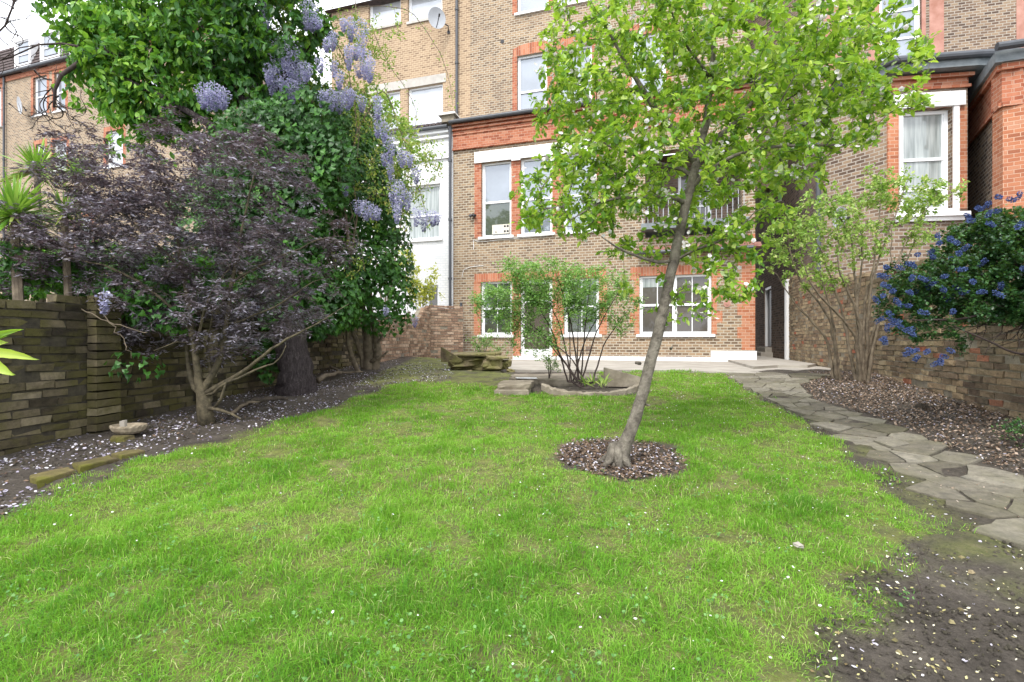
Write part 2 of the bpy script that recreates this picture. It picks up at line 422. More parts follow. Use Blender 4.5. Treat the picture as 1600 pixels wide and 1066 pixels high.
# ------------------------------------------------------------------ leaves and branches
LEAF = (np.array([(0, 0, 0), (.34, .3, .04), (.36, .6, .03), (0, 1, -.08), (-.36, .6, .03), (-.34, .3, .04), (0, .33, -.05), (0, .66, -.05)], float),
        [np.array([(0, 1, 6), (0, 6, 5), (2, 3, 7), (7, 3, 4)]), np.array([(1, 2, 7, 6), (6, 7, 4, 5)])])
RHOMB = (np.array([(0, 0, 0), (.3, .45, .03), (0, 1, 0), (-.3, .45, .03)], float), [np.array([(0, 1, 2, 3)])])
IVY = (np.array([(0, 0, 0), (.5, -.05, .02), (.38, .4, .0), (.12, .62, 0), (0, 1, -.06), (-.12, .62, 0), (-.38, .4, 0), (-.5, -.05, .02), (0, .35, -.06)], float),
       [np.array([(0, 1, 8), (1, 2, 8), (2, 3, 8), (3, 4, 8), (4, 5, 8), (5, 6, 8), (6, 7, 8), (7, 0, 8)])])
THIN = (np.array([(0, 0, 0), (.15, .4, .0), (0, 1, -.06), (-.15, .4, .0)], float), [np.array([(0, 1, 2, 3)])])
PETAL = (np.array([(-.3, 0, 0), (.3, 0, 0), (.4, .7, .1), (0, 1, .12), (-.4, .7, .1)], float), [np.array([(0, 1, 2, 3, 4)])])

def unit(v): return v / (np.linalg.norm(v, axis=-1, keepdims=True) + 1e-9)
def rvec(n): return unit(rng.normal(size=(n, 3)))
def leaves(mb, tpl, pos, d, up, size, wid=1., tint=None):
    T, Fs = tpl; n = len(pos)
    if n == 0: return
    d = unit(d); x = unit(np.cross(d, up)); z = np.cross(x, d)
    size = np.broadcast_to(size, (n,)); wid = np.broadcast_to(wid, (n,))
    V = pos[:, None] + size[:, None, None] * (T[None, :, 0:1] * wid[:, None, None] * x[:, None] + T[None, :, 1:2] * d[:, None] + T[None, :, 2:3] * z[:, None])
    k = len(T); off = (np.arange(n) * k)[:, None, None]
    F2 = [(f[None] + off).reshape(-1, f.shape[1]) for f in Fs]
    if tint is None: tint = rng.random(n)
    mb.add(V.reshape(-1, 3), F2, np.repeat(np.clip(tint, 0, 1), k))

def blob_pts(ells, n, z0, shell=0.):
    """points spread through ellipsoids given as (px, py, rx px, ry px, depth radius m[, depth offset])"""
    vol = np.array([e[2] * e[3] * e[4] for e in ells], float); cnt = rng.multinomial(n, vol / vol.sum())
    out = []
    for e, c in zip(ells, cnt):
        zc = z0 + (e[5] if len(e) > 5 else 0)
        u = rvec(c) * (lerp(shell, 1, rng.random((c, 1))) ** (1 / 3 if not shell else 1))
        ctr = P(e[0], e[1], zc)
        out.append(ctr + u * np.array([e[2] / F * zc, e[4], e[3] / F * zc]))
    return np.vstack(out)

def grow(limbs, targets, step=.12, jit=.02, tip=.0016, p=2.2, bow=.15, pen=.0):
    """limbs: list of (points, radii); targets joined to the nearest branch, from the inside out"""
    pos = []; par = []; rmin = []
    for pts, rr in limbs:
        pts = np.asarray(pts, float)
        n = max(2, int(np.linalg.norm(np.diff(pts, axis=0), axis=1).sum() / step))
        t = np.linspace(0, len(pts) - 1, n); pp = np.column_stack([np.interp(t, np.arange(len(pts)), pts[:, k]) for k in range(3)])
        for _ in range(2):
            if n > 3: pp[1:-1] = (pp[:-2] + 2 * pp[1:-1] + pp[2:]) / 4
        r = np.interp(t, np.arange(len(pts)), np.broadcast_to(rr, (len(pts),)) if np.ndim(rr) else np.full(len(pts), rr))
        last = -1
        if pos:
            dd = np.linalg.norm(np.array(pos) - pp[0], axis=1); k = int(dd.argmin())
            if dd[k] < .35: last = k; pp = pp[1:]; r = r[1:]
        for q, ri in zip(pp, r):
            pos.append(q + rng.normal(0, jit * .25, 3)); par.append(last); rmin.append(ri); last = len(pos) - 1
    A = np.zeros((len(pos) + len(targets) * 30 + 10, 3)); A[:len(pos)] = pos; n = len(pos)
    if len(targets):
        d0 = np.array([np.min(np.sum((A[:n] - t) ** 2, axis=1)) for t in targets])
        tips = np.full(len(targets), -1)
        for ti in np.argsort(d0):
            t = targets[ti]
            dd = np.linalg.norm(A[:n] - t, axis=1) + pen * np.maximum(0, A[:n, 2] - t[2] + .05)
            k = int(dd.argmin()); L = np.linalg.norm(t - A[k])
            m = min(24, max(1, int(L / step)))
            a = A[k].copy()
            bw = np.array([0, 0, bow * L])
            for i in range(1, m + 1):
                s = i / m
                q = a + (t - a) * s + bw * (4 * s * (1 - s)) * .5 + (rng.normal(0, jit, 3) if i < m else 0)
                A[n] = q; par.append(k if i == 1 else n - 1); rmin.append(0); n += 1
            tips[ti] = n - 1
    else: tips = np.zeros(0, int)
    A = A[:n]; par = np.array(par); rad = np.zeros(n); acc = np.zeros(n); rmin = np.array(rmin)
    for i in range(n - 1, -1, -1):
        rad[i] = rmin[i] if rmin[i] > 0 else (acc[i] ** (1 / p) if acc[i] > 0 else tip)
        if rmin[i] == 0: rad[i] = min(rad[i], .02)
        if par[i] >= 0 and rmin[par[i]] == 0: acc[par[i]] += rad[i] ** p
    return A, par, rad, tips

def branch_mesh(mb, A, par, rad, k=6, rough=0):
    kids = [[] for _ in A]
    for i, p_ in enumerate(par):
        if p_ >= 0: kids[p_].append(i)
    starts = [i for i in range(len(A)) if par[i] < 0]
    stack = [(None, i) for i in starts]
    while stack:
        p0, i = stack.pop()
        ch = [] if p0 is None else [p0]; rr = [] if p0 is None else [min(rad[p0], rad[i])]
        while True:
            ch.append(i); rr.append(rad[i])
            if not kids[i]: break
            m = max(kids[i], key=lambda q: rad[q])
            for q in kids[i]:
                if q != m: stack.append((i, q))
            i = m
        if len(ch) > 1:
            big = max(rr); mb.tube(A[ch], rr, k if big > .012 else (4 if big > .005 else 3), cap=big > .012, rough=rough if big > .02 else 0)

def tipdirs(A, par, tips): return unit(A[tips] - A[par[tips]])

# ------------------------------------------------------------------ ground
RIGHT = lambda z: 5.84 + .298 * (z - 8.07)       # garden wall faces, plan
LEFT = lambda z: -4.04 + .151 * (z - 3.84)
lawn_px = [(0, 815), (60, 783), (130, 752), (240, 712), (330, 690), (410, 668), (500, 640), (545, 622), (600, 603), (650, 597), (700, 597), (760, 604), (800, 612), (855, 616), (930, 622), (998, 614), (1003, 600), (1000, 590), (940, 588), (938, 583), (1000, 580), (1060, 580), (1128, 583),
           (1160, 602), (1215, 634), (1262, 662), (1300, 688), (1335, 716), (1362, 745), (1376, 770), (1430, 800), (1462, 835), (1432, 868), (1380, 888), (1345, 915), (1322, 960), (1300, 1000), (1270, 1062)]
lawn = [G(*q) for q in lawn_px]
lawn += [np.array([.75, 1.1, 0]), np.array([.3, .2, 0]), np.array([-5, .2, 0]), np.array([-5, 2.2, 0])]
TC = np.array([.86, 3.84])                         # bare circle round the apple tree
moss = [G(*q) for q in [(560, 600), (640, 566), (700, 557), (800, 590), (780, 612), (700, 600)]]
moss2 = [G(*q) for q in [(1345, 700), (1600, 870), (1650, 960), (1500, 900), (1400, 790)]]

def lawnmask(x, y):
    m = inpoly(x, y, lawn); d = polydist(x, y, lawn)
    sd = np.where(m, d, -d)
    wob = (vnoise(x, y, .22) - .5) * .30 + (vnoise(x, y, .07) - .5) * .10
    a = np.clip((sd + wob) / .16 + .35, 0, 1)
    rr = np.hypot(x - TC[0], y - TC[1])
    a *= np.clip((rr - .49 + (vnoise(x, y, .12) - .5) * .16) / .08 + .2, 0, 1)
    return a

def make_ground():
    xs = np.concatenate([np.linspace(-260, -14, 14), np.linspace(-12, -5.6, 12), np.arange(-5.5, 7.6, .055), np.linspace(8, 16, 14), np.linspace(20, 260, 14)])
    ys = np.concatenate([np.linspace(-60, -1, 8), np.arange(-.5, .9, .15), np.arange(1, 10.5, .055), np.arange(10.6, 20, .2), np.linspace(21, 400, 20)])
    X, Y = np.meshgrid(xs, ys); x = X.ravel(); y = Y.ravel()
    z = H(x, y)
    near = (np.abs(x) < 8) & (y < 12)
    z = z + near * ((vnoise(x, y, .35) - .5) * .03 + (vnoise(x, y, .09) - .5) * .014)
    pat = (y > 8.6) & (x > -.2)
    z = np.where(pat, z - .05, z)
    t = np.where(near, lawnmask(x, y), 0.)
    for ms, am in ((moss, .9), (moss2, .6)):
        mm = inpoly(x, y, ms) | (polydist(x, y, ms) < .12)
        t = np.maximum(t, mm * am * np.clip(vnoise(x, y, .15) * 1.9 - .35 * (am < .8), 0, 1) * np.clip(1 - (~inpoly(x, y, ms)) * polydist(x, y, ms) / .12, 0, 1))
    n = len(xs); k = len(ys)
    i = np.arange(k - 1)[:, None] * n; j = np.arange(n - 1)[None]
    Fq = np.stack([i + j, i + j + 1, i + n + j + 1, i + n + j], -1).reshape(-1, 4)
    mb = MB(); mb.add(np.column_stack([x, y, z]), [Fq], t)
    struct(mb.build('ground', M['soil'], smooth=True), 'dark bare garden soil under and around the lawn', 'ground')
make_ground()

def make_grass():
    mb = MB()
    bands = [(.9, 2.0, 24000, .0023, .050), (2.0, 3.0, 17000, .0028, .050), (3.0, 4.5, 10000, .0038, .048), (4.5, 6.5, 5600, .0056, .046), (6.5, 9.3, 3300, .0085, .044)]
    for y0, y1, dens, wd, ht in bands:
        xa, xb = -1.12 * y1 - .9, 1.1 * y1 + .3
        xa = max(xa, -5)
        n = int((xb - xa) * (y1 - y0) * dens)
        x = rng.uniform(xa, xb, n); y = rng.uniform(y0, y1, n)
        keep = (x < 1.10 * y + .3) & (x > -1.10 * y - .9)
        x, y = x[keep], y[keep]
        m = lawnmask(x, y)
        thin = vnoise(x, y, .13) * .55 + vnoise(x, y, .42) * .45
        keep = rng.random(len(x)) < m ** 1.5 * np.clip(thin * 2.6 - .25, .34, 1)
        x, y, thin = x[keep], y[keep], thin[keep]
        n = len(x)
        tuft = vnoise(x + 9, y, .12) * .6 + vnoise(x + 4, y + 2, .33) * .4; big = vnoise(x, y + 5, .8)
        h = ht * rng.uniform(.35, 1.25, n) * np.clip(.15 + 1.35 * tuft, .25, 1.3) * (.75 + .5 * thin)
        a = rng.uniform(0, 2 * math.pi, n) * .75 + 6 * vnoise(x, y, .09); lean = rng.uniform(.15, 1.9, n) * (1.35 - .8 * tuft)
        dx, dy = np.cos(a), np.sin(a)
        # width faces random directions but mostly readable
        b = a + math.pi / 2 + rng.normal(0, .5, n); wx, wy = np.cos(b), np.sin(b)
        base = np.column_stack([x, y, H(x, y) - .004 + (vnoise(x, y, .35) - .5) * .03])
        w2 = wd * rng.uniform(.6, 1.3, n)
        W = np.column_stack([wx, wy, np.zeros(n)]) * w2[:, None]
        mid = base + np.column_stack([dx * lean * h * .35, dy * lean * h * .35, h * .6 * np.clip(1.1 - .25 * lean, .4, 1)])
        ztip = h * np.clip(1 - .42 * lean, .12, 1)
        tip = base + np.column_stack([dx * lean * h * 1.05, dy * lean * h * 1.05, ztip])
        V = np.stack([base - W * .5, base + W * .5, mid + W * .42, mid - W * .42, tip], 1)
        o = (np.arange(n) * 5)[:, None]
        tint = .02 + .40 * rng.random(n) + .42 * (.75 - tuft) + .30 * (big - .45) + .25 * (.55 - thin)
        dry = rng.random(n) < .05 + .28 * np.clip(.52 - thin, 0, 1)
        tint = np.where(dry, rng.uniform(.72, 1, n), np.clip(tint, 0, .74))
        mb.add(V.reshape(-1, 3), [np.array([[0, 1, 2, 3]]) + o, np.array([[3, 2, 4]]) + o], np.repeat(tint, 5))
    tag(mb.build('grass', M['grass']), 'bright green lawn grass covering the middle of the garden', 'grass', kind='stuff')
    # clover and daisies
    mb = MB(); n = 5000
    y = rng.uniform(1.3, 6, n); x = rng.uniform(-1.08, 1.08, n) * y
    k = (lawnmask(x, y) > .7) & (vnoise(x + 3, y + 8, .17) > .60); x, y = x[k], y[k]; n = len(x)
    for q in range(3):
        a = rng.uniform(0, 7, n)
        d = np.column_stack([np.cos(a), np.sin(a), np.full(n, .25)])
        pos = np.column_stack([x, y, H(x, y) + rng.uniform(.02, .045, n)])
        leaves(mb, PETAL, pos, d, np.tile([0, 0, 1.], (n, 1)) + rng.normal(0, .3, (n, 3)), rng.uniform(.006, .015, n), 1.1)
    tag(mb.build('clover', M['clover']), 'small round clover leaves growing among the lawn grass', 'clover', kind='stuff')
make_grass()

# ------------------------------------------------------------------ loose litter
THIN_ = (np.array([(0, 0, 0), (.05, .4, .0), (0, 1, 0), (-.05, .4, .0)], float), [np.array([(0, 1, 2, 3)])])
def litter(name, m, polyf, n, xr, yr, size, tpl, label, cat, lift=.012, tintr=(0, 1), flat=.35, hfun=H):
    x = rng.uniform(*xr, n); y = rng.uniform(*yr, n); k = polyf(x, y); x, y = x[k], y[k]; n = len(x)
    mb = MB()
    pos = np.column_stack([x, y, hfun(x, y) + rng.uniform(.002, lift, n)])
    a = rng.uniform(0, 7, n); d = np.column_stack([np.cos(a), np.sin(a), rng.normal(0, flat, n)])
    up = np.column_stack([rng.normal(0, flat, n), rng.normal(0, flat, n), np.ones(n)])
    leaves(mb, tpl, pos, d, up, rng.uniform(*size, n), rng.uniform(.6, 1.3, n), rng.uniform(*tintr, n))
    return tag(mb.build(name, m), label, cat, kind='stuff')
def leftbed(x, y):
    return (x > LEFT(y) - .05) & (lawnmask(x, y) < .35) & (x < -1) & (y < 12) & (rng.random(len(x)) < np.clip(vnoise(x, y, .3) * 1.5 - .15, .1, 1) * np.clip(1.35 - (y - 4) * .19, .04, 1))
def circ(x, y): return np.hypot(x - TC[0], y - TC[1]) < .50
path_l_px = [(1128, 584), (1165, 606), (1220, 634), (1290, 672), (1345, 705), (1400, 738), (1450, 772), (1500, 803), (1560, 838), (1600, 862)]
path_r_px = [(1300, 588), (1250, 603), (1275, 628), (1330, 644), (1385, 662), (1440, 684), (1500, 708), (1560, 738), (1600, 758)]
path_l = [G(*q) for q in path_l_px]; path_r = [G(*q) for q in path_r_px]
path_poly = path_l + [np.array([5.2, 2.0, 0]), np.array([6.0, 2.6, 0])] + path_r[::-1]
path_poly[len(path_l)] = G(1600, 862) + np.array([.9, -.75, 0])
path_poly[len(path_l) + 1] = G(1600, 758) + np.array([1.0, -.62, 0])
_py = [float(q[1]) for q in path_r[::-1]]; _pxs = [float(q[0]) for q in path_r[::-1]]
_ly = [float(q[1]) for q in path_l[::-1]]; _lx = [float(q[0]) for q in path_l[::-1]]
def rightbed(x, y):
    e = np.interp(y, [2.2] + _py, [_pxs[0] + .5] + _pxs)
    return (x < RIGHT(y)) & (~inpoly(x, y, path_poly)) & (y > 2.2) & (y < 8.3) & (x > e - .03 + .08 * vnoise(x, y, .12)) & (y < 7.9 + .3 * vnoise(x, y, .3))
def corner(x, y): return (x < np.interp(y, _ly, _lx) + .02) &  (lawnmask(x, y) < .6) & (x > .6) & (~inpoly(x, y, path_poly)) & (~circ(x, y)) & (x < np.interp(y, [0, 3, 5, 8], [6, 4.2, 3.4, 3.3]))
litter('fallen_blossom', M['litter_p'], leftbed, 34000, (-5.2, -1), (2, 12), (.009, .026), PETAL, 'lilac white blossom fallen on the dark bed by the left wall', 'fallen blossom')
litter('leaf_mould', M['litter'], leftbed, 14000, (-5.2, -1), (2, 12), (.015, .04), RHOMB, 'dark brown leaf litter on the bed by the left wall', 'leaf litter', tintr=(0, .45))
litter('bark_mulch', M['litter'], circ, 5200, (.3, 1.45), (3.3, 4.4), (.015, .04), RHOMB, 'dark bark mulch circle around the apple tree', 'mulch', tintr=(0, .5), lift=.02)
litter('fallen_petals', M['litter_p'], circ, 1400, (.3, 1.45), (3.3, 4.4), (.007, .018), PETAL, 'pale petals scattered on the mulch circle around the apple tree', 'petals', lift=.026, tintr=(.3, 1))
litter('wood_chip_mulch', M['litter'], rightbed, 52000, (2.5, 6.2), (2.2, 8.3), (.010, .036), RHOMB, 'brown wood chip mulch between the stone path and right wall', 'mulch', lift=.03, tintr=(0, .85), flat=.5)
litter('pale_chips', M['litter_p'], rightbed, 4500, (2.5, 6.2), (2.4, 8.3), (.012, .03), RHOMB, 'pale petals and chips lying on the right hand mulch bed', 'petals', lift=.035, tintr=(.3, 1))
litter('bud_scales', M['litter_y'], corner, 19000, (.6, 5), (1, 7), (.005, .019), RHOMB, 'yellowish bud scales scattered on the bare soil at lower right', 'leaf litter', lift=.008)
litter('corner_petals', M['litter_p'], corner, 2600, (.6, 5), (1, 7), (.006, .019), PETAL, 'white petals scattered over the bare soil beside the path', 'petals', lift=.01, tintr=(.3, 1))
CLOD = (np.array([(-.5, -.4, 0), (.5, -.5, 0), (.45, .5, 0), (-.5, .45, 0), (-.25, -.2, .55), (.3, -.15, .5), (.2, .25, .62), (-.25, .2, .45)], float), [np.array([(0, 1, 5, 4), (1, 2, 6, 5), (2, 3, 7, 6), (3, 0, 4, 7), (4, 5, 6, 7)])])
litter('soil_crumbs', M['soil'], corner, 30000, (.6, 5), (1, 6.5), (.004, .017), CLOD, 'loose dark soil crumbs over the bare ground at lower right', 'soil crumbs', lift=.003, tintr=(0, .12), flat=.12)
litter('small_stones', M['rock'], corner, 260, (.6, 5), (1, 6.5), (.008, .026), CLOD, 'few small stones scattered on the bare soil beside the path', 'stones', lift=.003, tintr=(.2, 1), flat=.12)
litter('bed_crumbs', M['soil'], leftbed, 9000, (-5.2, -1), (2, 12), (.008, .03), CLOD, 'loose dark soil crumbs over the bed along the left wall', 'soil crumbs', lift=.003, tintr=(0, .1), flat=.12)
litter('dry_grass', M['litter_y'], lambda x, y: corner(x, y) & (lawnmask(x + .0, y) > .02), 2600, (.6, 5), (1, 7), (.02, .055), THIN_, 'straw coloured dead grass at the ragged lawn edge', 'dead grass', lift=.012, flat=.3)
litter('lawn_petals', M['petal_white'], lambda x, y: (lawnmask(x, y) > .5) & (rng.random(len(x)) < np.clip(.25 + .25 * x, .12, 1)), 3400, (-4, 3.8), (1.3, 8), (.006, .014), PETAL, 'tiny white petals fallen on the lawn grass', 'petals', lift=.05, tintr=(.2, 1))
litter('path_debris', M['litter'], lambda x, y: inpoly(x, y, path_poly), 4200, (1.8, 5.4), (2.4, 8.5), (.006, .02), RHOMB, 'small brown debris and petals lying on the stone path', 'leaf litter', lift=.075, flat=.3)

# ------------------------------------------------------------------ crazy paving and patio
def clip(poly, a, b, c):
    out = []; n = len(poly)
    for i in range(n):
        p, q = poly[i], poly[(i + 1) % n]
        fp = a * p[0] + b * p[1] - c; fq = a * q[0] + b * q[1] - c
        if fp <= 0: out.append(p)
        if (fp < 0) != (fq < 0) and abs(fp - fq) > 1e-9:
            t = fp / (fp - fq); out.append((p[0] + (q[0] - p[0]) * t, p[1] + (q[1] - p[1]) * t))
    return out
def crazy():
    r2 = np.random.default_rng(5)
    # walk along the path: s across 0..1, t along
    nL = 60
    def samp(pl, t):
        pl = np.array(pl)[:, :2]; L = np.concatenate([[0], np.cumsum(np.linalg.norm(np.diff(pl, axis=0), axis=1))]); L /= L[-1]
        return np.column_stack([np.interp(t, L, pl[:, 0]), np.interp(t, L, pl[:, 1])])
    l2 = path_l + [path_poly[len(path_l)]]; r_ = path_r + [path_poly[len(path_l) + 1]]
    seeds = []; ghosts = []
    t = 0.01
    while t < 1:
        k = 4 if r2.random() < .35 else 3
        for i in range(k):
            s = (i + .5 + r2.uniform(-.26, .26)) / k; tt = min(1, max(0, t + r2.uniform(-.016, .016)))
            a = samp(l2, [tt])[0]; b = samp(r_, [tt])[0]; seeds.append(a + (b - a) * s)
            if i == 0: ghosts.append(a - (b - a) * (s + r2.uniform(-.015, .015)))
            if i == k - 1: ghosts.append(b + (b - a) * (1 - s + r2.uniform(-.02, .03)))
        t += r2.uniform(.034, .056)
    for tt, sg in ((-.045, 1), (1.06, 1)):
        a = samp(l2, [0 if tt < 0 else 1])[0]; b = samp(r_, [0 if tt < 0 else 1])[0]; dv = (samp(l2, [.05])[0] - samp(l2, [0])[0]) if tt < 0 else (samp(l2, [.95])[0] - samp(l2, [1])[0])
        for s_ in (.1, .4, .7, .95): ghosts.append(a + (b - a) * s_ - dv * .8)
    ns_ = len(seeds); seeds = np.array(seeds + ghosts); mb = MB()
    for i, s in enumerate(seeds[:ns_]):
        poly = [(s[0] - 1, s[1] - 1), (s[0] + 1, s[1] - 1), (s[0] + 1, s[1] + 1), (s[0] - 1, s[1] + 1)]
        for j, q in enumerate(seeds):
            if j == i: continue
            d = q - s; L = np.hypot(*d)
            if L > 1.8 or L < 1e-6: continue
            n_ = d / L; gap = .004 + .012 * (((i * 7 + j * 7 + i * j) % 5) / 4) ** 2
            poly = clip(poly, n_[0], n_[1], n_ @ ((s + q) / 2) - gap)
            if len(poly) < 3: break
        if len(poly) < 3: continue
        pp = [np.array(v) for v in poly]
        if not len(pp) > 2: continue
        # break up the straight edges
        out = []
        for a, b in zip(pp, pp[1:] + pp[:1]):
            L = np.hypot(*(b - a)); k = max(1, int(L / .09))
            for q in range(k):
                e = a + (b - a) * q / k
                out.append(e + (r2.normal(0, .006, 2) if q else 0))
        out = np.array(out)
        h = float(H(s[0], s[1])); tl = r2.normal(0, .014, 2)
        top = H(out[:, 0], out[:, 1]) + .014 + (out - s) @ tl + r2.uniform(-.005, .010)
        ins = s + (out - s) * .988
        n = len(out)
        lo = np.column_stack([out, np.full(n, h - .12)]); mid = np.column_stack([out, top - .005]); hi = np.column_stack([ins, top])
        V = np.vstack([lo, mid, hi]); idx = np.arange(n); j2 = (idx + 1) % n
        Fq = np.vstack([np.column_stack([idx, j2, n + j2, n + idx]), np.column_stack([n + idx, n + j2, 2 * n + j2, 2 * n + idx])])
        mb.add(V, [Fq, np.array([2 * n + idx])], r2.uniform(0, 1))
    struct(mb.build('path', M['flag']), 'crazy paving path of broken grey stone slabs curving along the right side', 'path')
crazy()
PATZ = EYE - .535
def ph(px, py): q = P(px, py, 1); z = .535 * F / (py - 533); return P(px, py, z)[:2]
def patio():
    mb = MB()
    front = [ph(*q) for q in [(797, 577), (830, 578.5), (880, 577.5), (936, 578.5), (1010, 578), (1070, 579), (1128, 581), (1180, 583), (1240, 585), (1290, 585)]]
    back = [(9.6, 13.5), (9.0, 20), (4, 20), (-2.2, 16)]
    mb.prism([tuple(q) for q in front] + back, PATZ - .3, PATZ)
    o = mb.build('patio', M['concrete']); struct(o, 'pale concrete patio along the back of the brick house', 'patio')
    # raised strip of paving in front of the side passage
    mb = MB(); a = [ph(*q) for q in [(1178, 577), (1215, 574.5), (1262, 575), (1275, 572)]]
    mb.prism([tuple(q) for q in a] + [(8.2, 16), (6.6, 16)], PATZ, PATZ + .05, jit=.003)
    struct(mb.build('passage_paving', M['concrete']), 'worn concrete slab at the mouth of the side passage', 'paving')
patio()

# ------------------------------------------------------------------ garden walls
def brickwall(name, p0, p1, htop, thick, mat, mortar, label, cat, hbase=None, zoff=.25, jit=.004, gap=.012, inward=1, course=.075, coping=False, tintf=None, extra=None):
    """courses of separate bricks on a mortar core; htop(s) height of the top above the camera datum, s metres along"""
    p0 = np.array(p0, float); p1 = np.array(p1, float); L = np.hypot(*(p1 - p0)); d = (p1 - p0) / L; n = np.array([-d[1], d[0]]) * inward
    rt = root(name, (p0[0], p0[1], float(H(*p0)) - zoff), label, cat)
    mb = MB(); core = MB()
    zlo = min(float(H(*(p0 + d * s))) for s in np.linspace(0, L, 9)) - zoff
    k = 0; z = zlo
    ztopmax = max(htop(s) for s in np.linspace(0, L, 40))
    while z < ztopmax:
        s = -.11 if k % 2 else 0.
        while s < L:
            w_ = .215 + rng.uniform(-.012, .012); s2 = min(s + w_, L); sm = (s + s2) / 2; s1 = max(s, 0)
            if s2 - s1 > .03 and z + course <= htop(sm) + .03:
                pr = rng.normal(0, .004 + jit * .4) - (.02 if rng.random() < .03 else 0)
                a = p0 + d * s1; b = p0 + d * (s2 - gap)
                q = [a - n * pr, b - n * pr, b + n * .1, a + n * .1]
                t = rng.random() if tintf is None else tintf(sm, z)
                mb.prism(q, z + rng.uniform(0, .003), z + course - gap + rng.uniform(-.003, .001), t, jit)
            s = s2 if s2 < L else L
        z += course; k += 1
    # mortar core follows the top in short lengths
    ns = max(2, int(L / .3)); ss = np.linspace(0, L, ns + 1); V = []; 
    for s in ss:
        ht = math.floor((htop(s) - zlo) / course) * course + zlo - .015
        for off, zz in ((.012, zlo), (.012, ht), (thick, ht), (thick, zlo)):
            q = p0 + d * s + n * off; V.append((q[0], q[1], zz))
    i = np.arange(ns)[:, None] * 4; j = np.arange(4)[None]
    Fq = np.stack([i + j, i + (j + 1) % 4, i + 4 + (j + 1) % 4, i + 4 + j], -1).reshape(-1, 4)
    core.add(V, [Fq, np.array([[0, 1, 2, 3], [4 * ns + 3, 4 * ns + 2, 4 * ns + 1, 4 * ns]])])
    mb.build('brickwork', mat, rt); core.build('mortar_core', mortar, rt)
    if extra: extra(rt, p0, d, n)
    return rt
def leftpt(z): return (LEFT(z), z)
def ltop(s):
    z = 1.9 + s / 1.011
    return EYE + np.interp(z, [1.9, 3.8, 4.6, 5.5, 9, 11.5, 12.6, 13.4], [.24, .32, .45, .45, .5, .5, .66, .98])
def lpier(rt, p0, d, n):
    mb = MB()
    for s0, w_ in ((2.63, .24), (3.9, .22)):
        z = H(*(p0 + d * s0)) - .2; k = 0
        while z < ltop(s0) - .02:
            a = p0 + d * s0 - n * .11; b = p0 + d * (s0 + w_) - n * .11
            mb.prism([a, b, b + n * .1, a + n * .1], z, z + .063, rng.random(), .005); z += .075; k += 1
    mb.build('brick_pier', M['wall_left'], rt)
brickwall('garden_wall', leftpt(1.9), leftpt(12.9), ltop, .26, M['wall_left'], M['mortar_d'], 'old mossy brick garden wall on the left with a blackened pier', 'wall', inward=1, extra=lpier, jit=.008,
          tintf=lambda s, z: float(np.clip(rng.random() ** 1.4 * .8 + .2 * (s > 5) - .25 * (vnoise(s, z, .5) - .4), 0, 1)))
def backtop(s): return EYE + np.interp(s, [0, .5, 1.2, 3], [.66, .95, 1.0, 1.0])
q0 = P(598, 560, 11.6); 
brickwall('garden_wall', (LEFT(10.2) + .32, 10.2), (P(673, 550, 13.6)[0], 13.6), lambda s: EYE + np.interp(s, [0, 2.6, 2.9, 3.6], [.5, .64, .9, .99]), .25, M['wall_back'], M['mortar_l'],
          'pinkish brick garden wall with a small buttress, left of the rear house', 'wall', tintf=lambda s, z: rng.random(), inward=1)
def but(rt, p0, d, n):
    mb = MB(); a = p0 + d * 0.0
    q = P(666, 530, 13.35)
    mb.box((q[0] - .09, 13.3, PATZ), (q[0] + .02, 13.5, EYE + .48)); mb.build('buttress', M['concrete_dark'], rt)
brickwall('garden_wall', (P(673, 550, 13.6)[0], 13.6), (P(724, 550, 14.2)[0], 14.2), lambda s: EYE + 1.02, .25, M['wall_back'], M['mortar_l'],
          'short pale patched brick wall meeting the left corner of the brick house', 'wall', inward=1, extra=but)
def rtop(s): return EYE + np.interp(s, [0, 4, 9], [.95, 1.0, 1.25])
P0R = (RIGHT(3.2), 3.2); P1R = (RIGHT(12.8), 12.8)
brickwall('garden_wall', P0R, P1R, lambda s: EYE + np.interp(s, [0, 5, 10], [1.0, 1.1, 1.7]), .24, M['wall_right'], M['mortar_l'],
          'long weathered brick garden wall along the right side behind the mulch bed', 'wall', inward=-1, jit=.006,
          tintf=lambda s, z: 1. if rng.random() < .035 else float(np.clip(rng.random() * .6 + (.26 if s > 2.5 else .08), 0, .86)))

# ------------------------------------------------------------------ houses
class Frame:
    """a vertical plane: x along, y away from the viewer, z up; origin on the ground"""
    def __init__(s, p0, p1, z0=PATZ):
        s.p0 = np.array(p0, float); s.d = np.array(p1, float) - s.p0; s.L = np.hypot(*s.d); s.d /= s.L
        s.n = np.array([-s.d[1], s.d[0]]); s.ang = math.atan2(s.d[1], s.d[0]); s.origin = (p0[0], p0[1], z0)
    def uv(s, px, py, off=0):
        r = np.array([(px - 800) / F, 1.0]); o = s.p0 + s.n * off
        # t*r = o + u*d
        A = np.array([[r[0], -s.d[0]], [r[1], -s.d[1]]]); t, u = np.linalg.solve(A, o)
        return u, EYE + (533 - py) / F * t - s.origin[2]

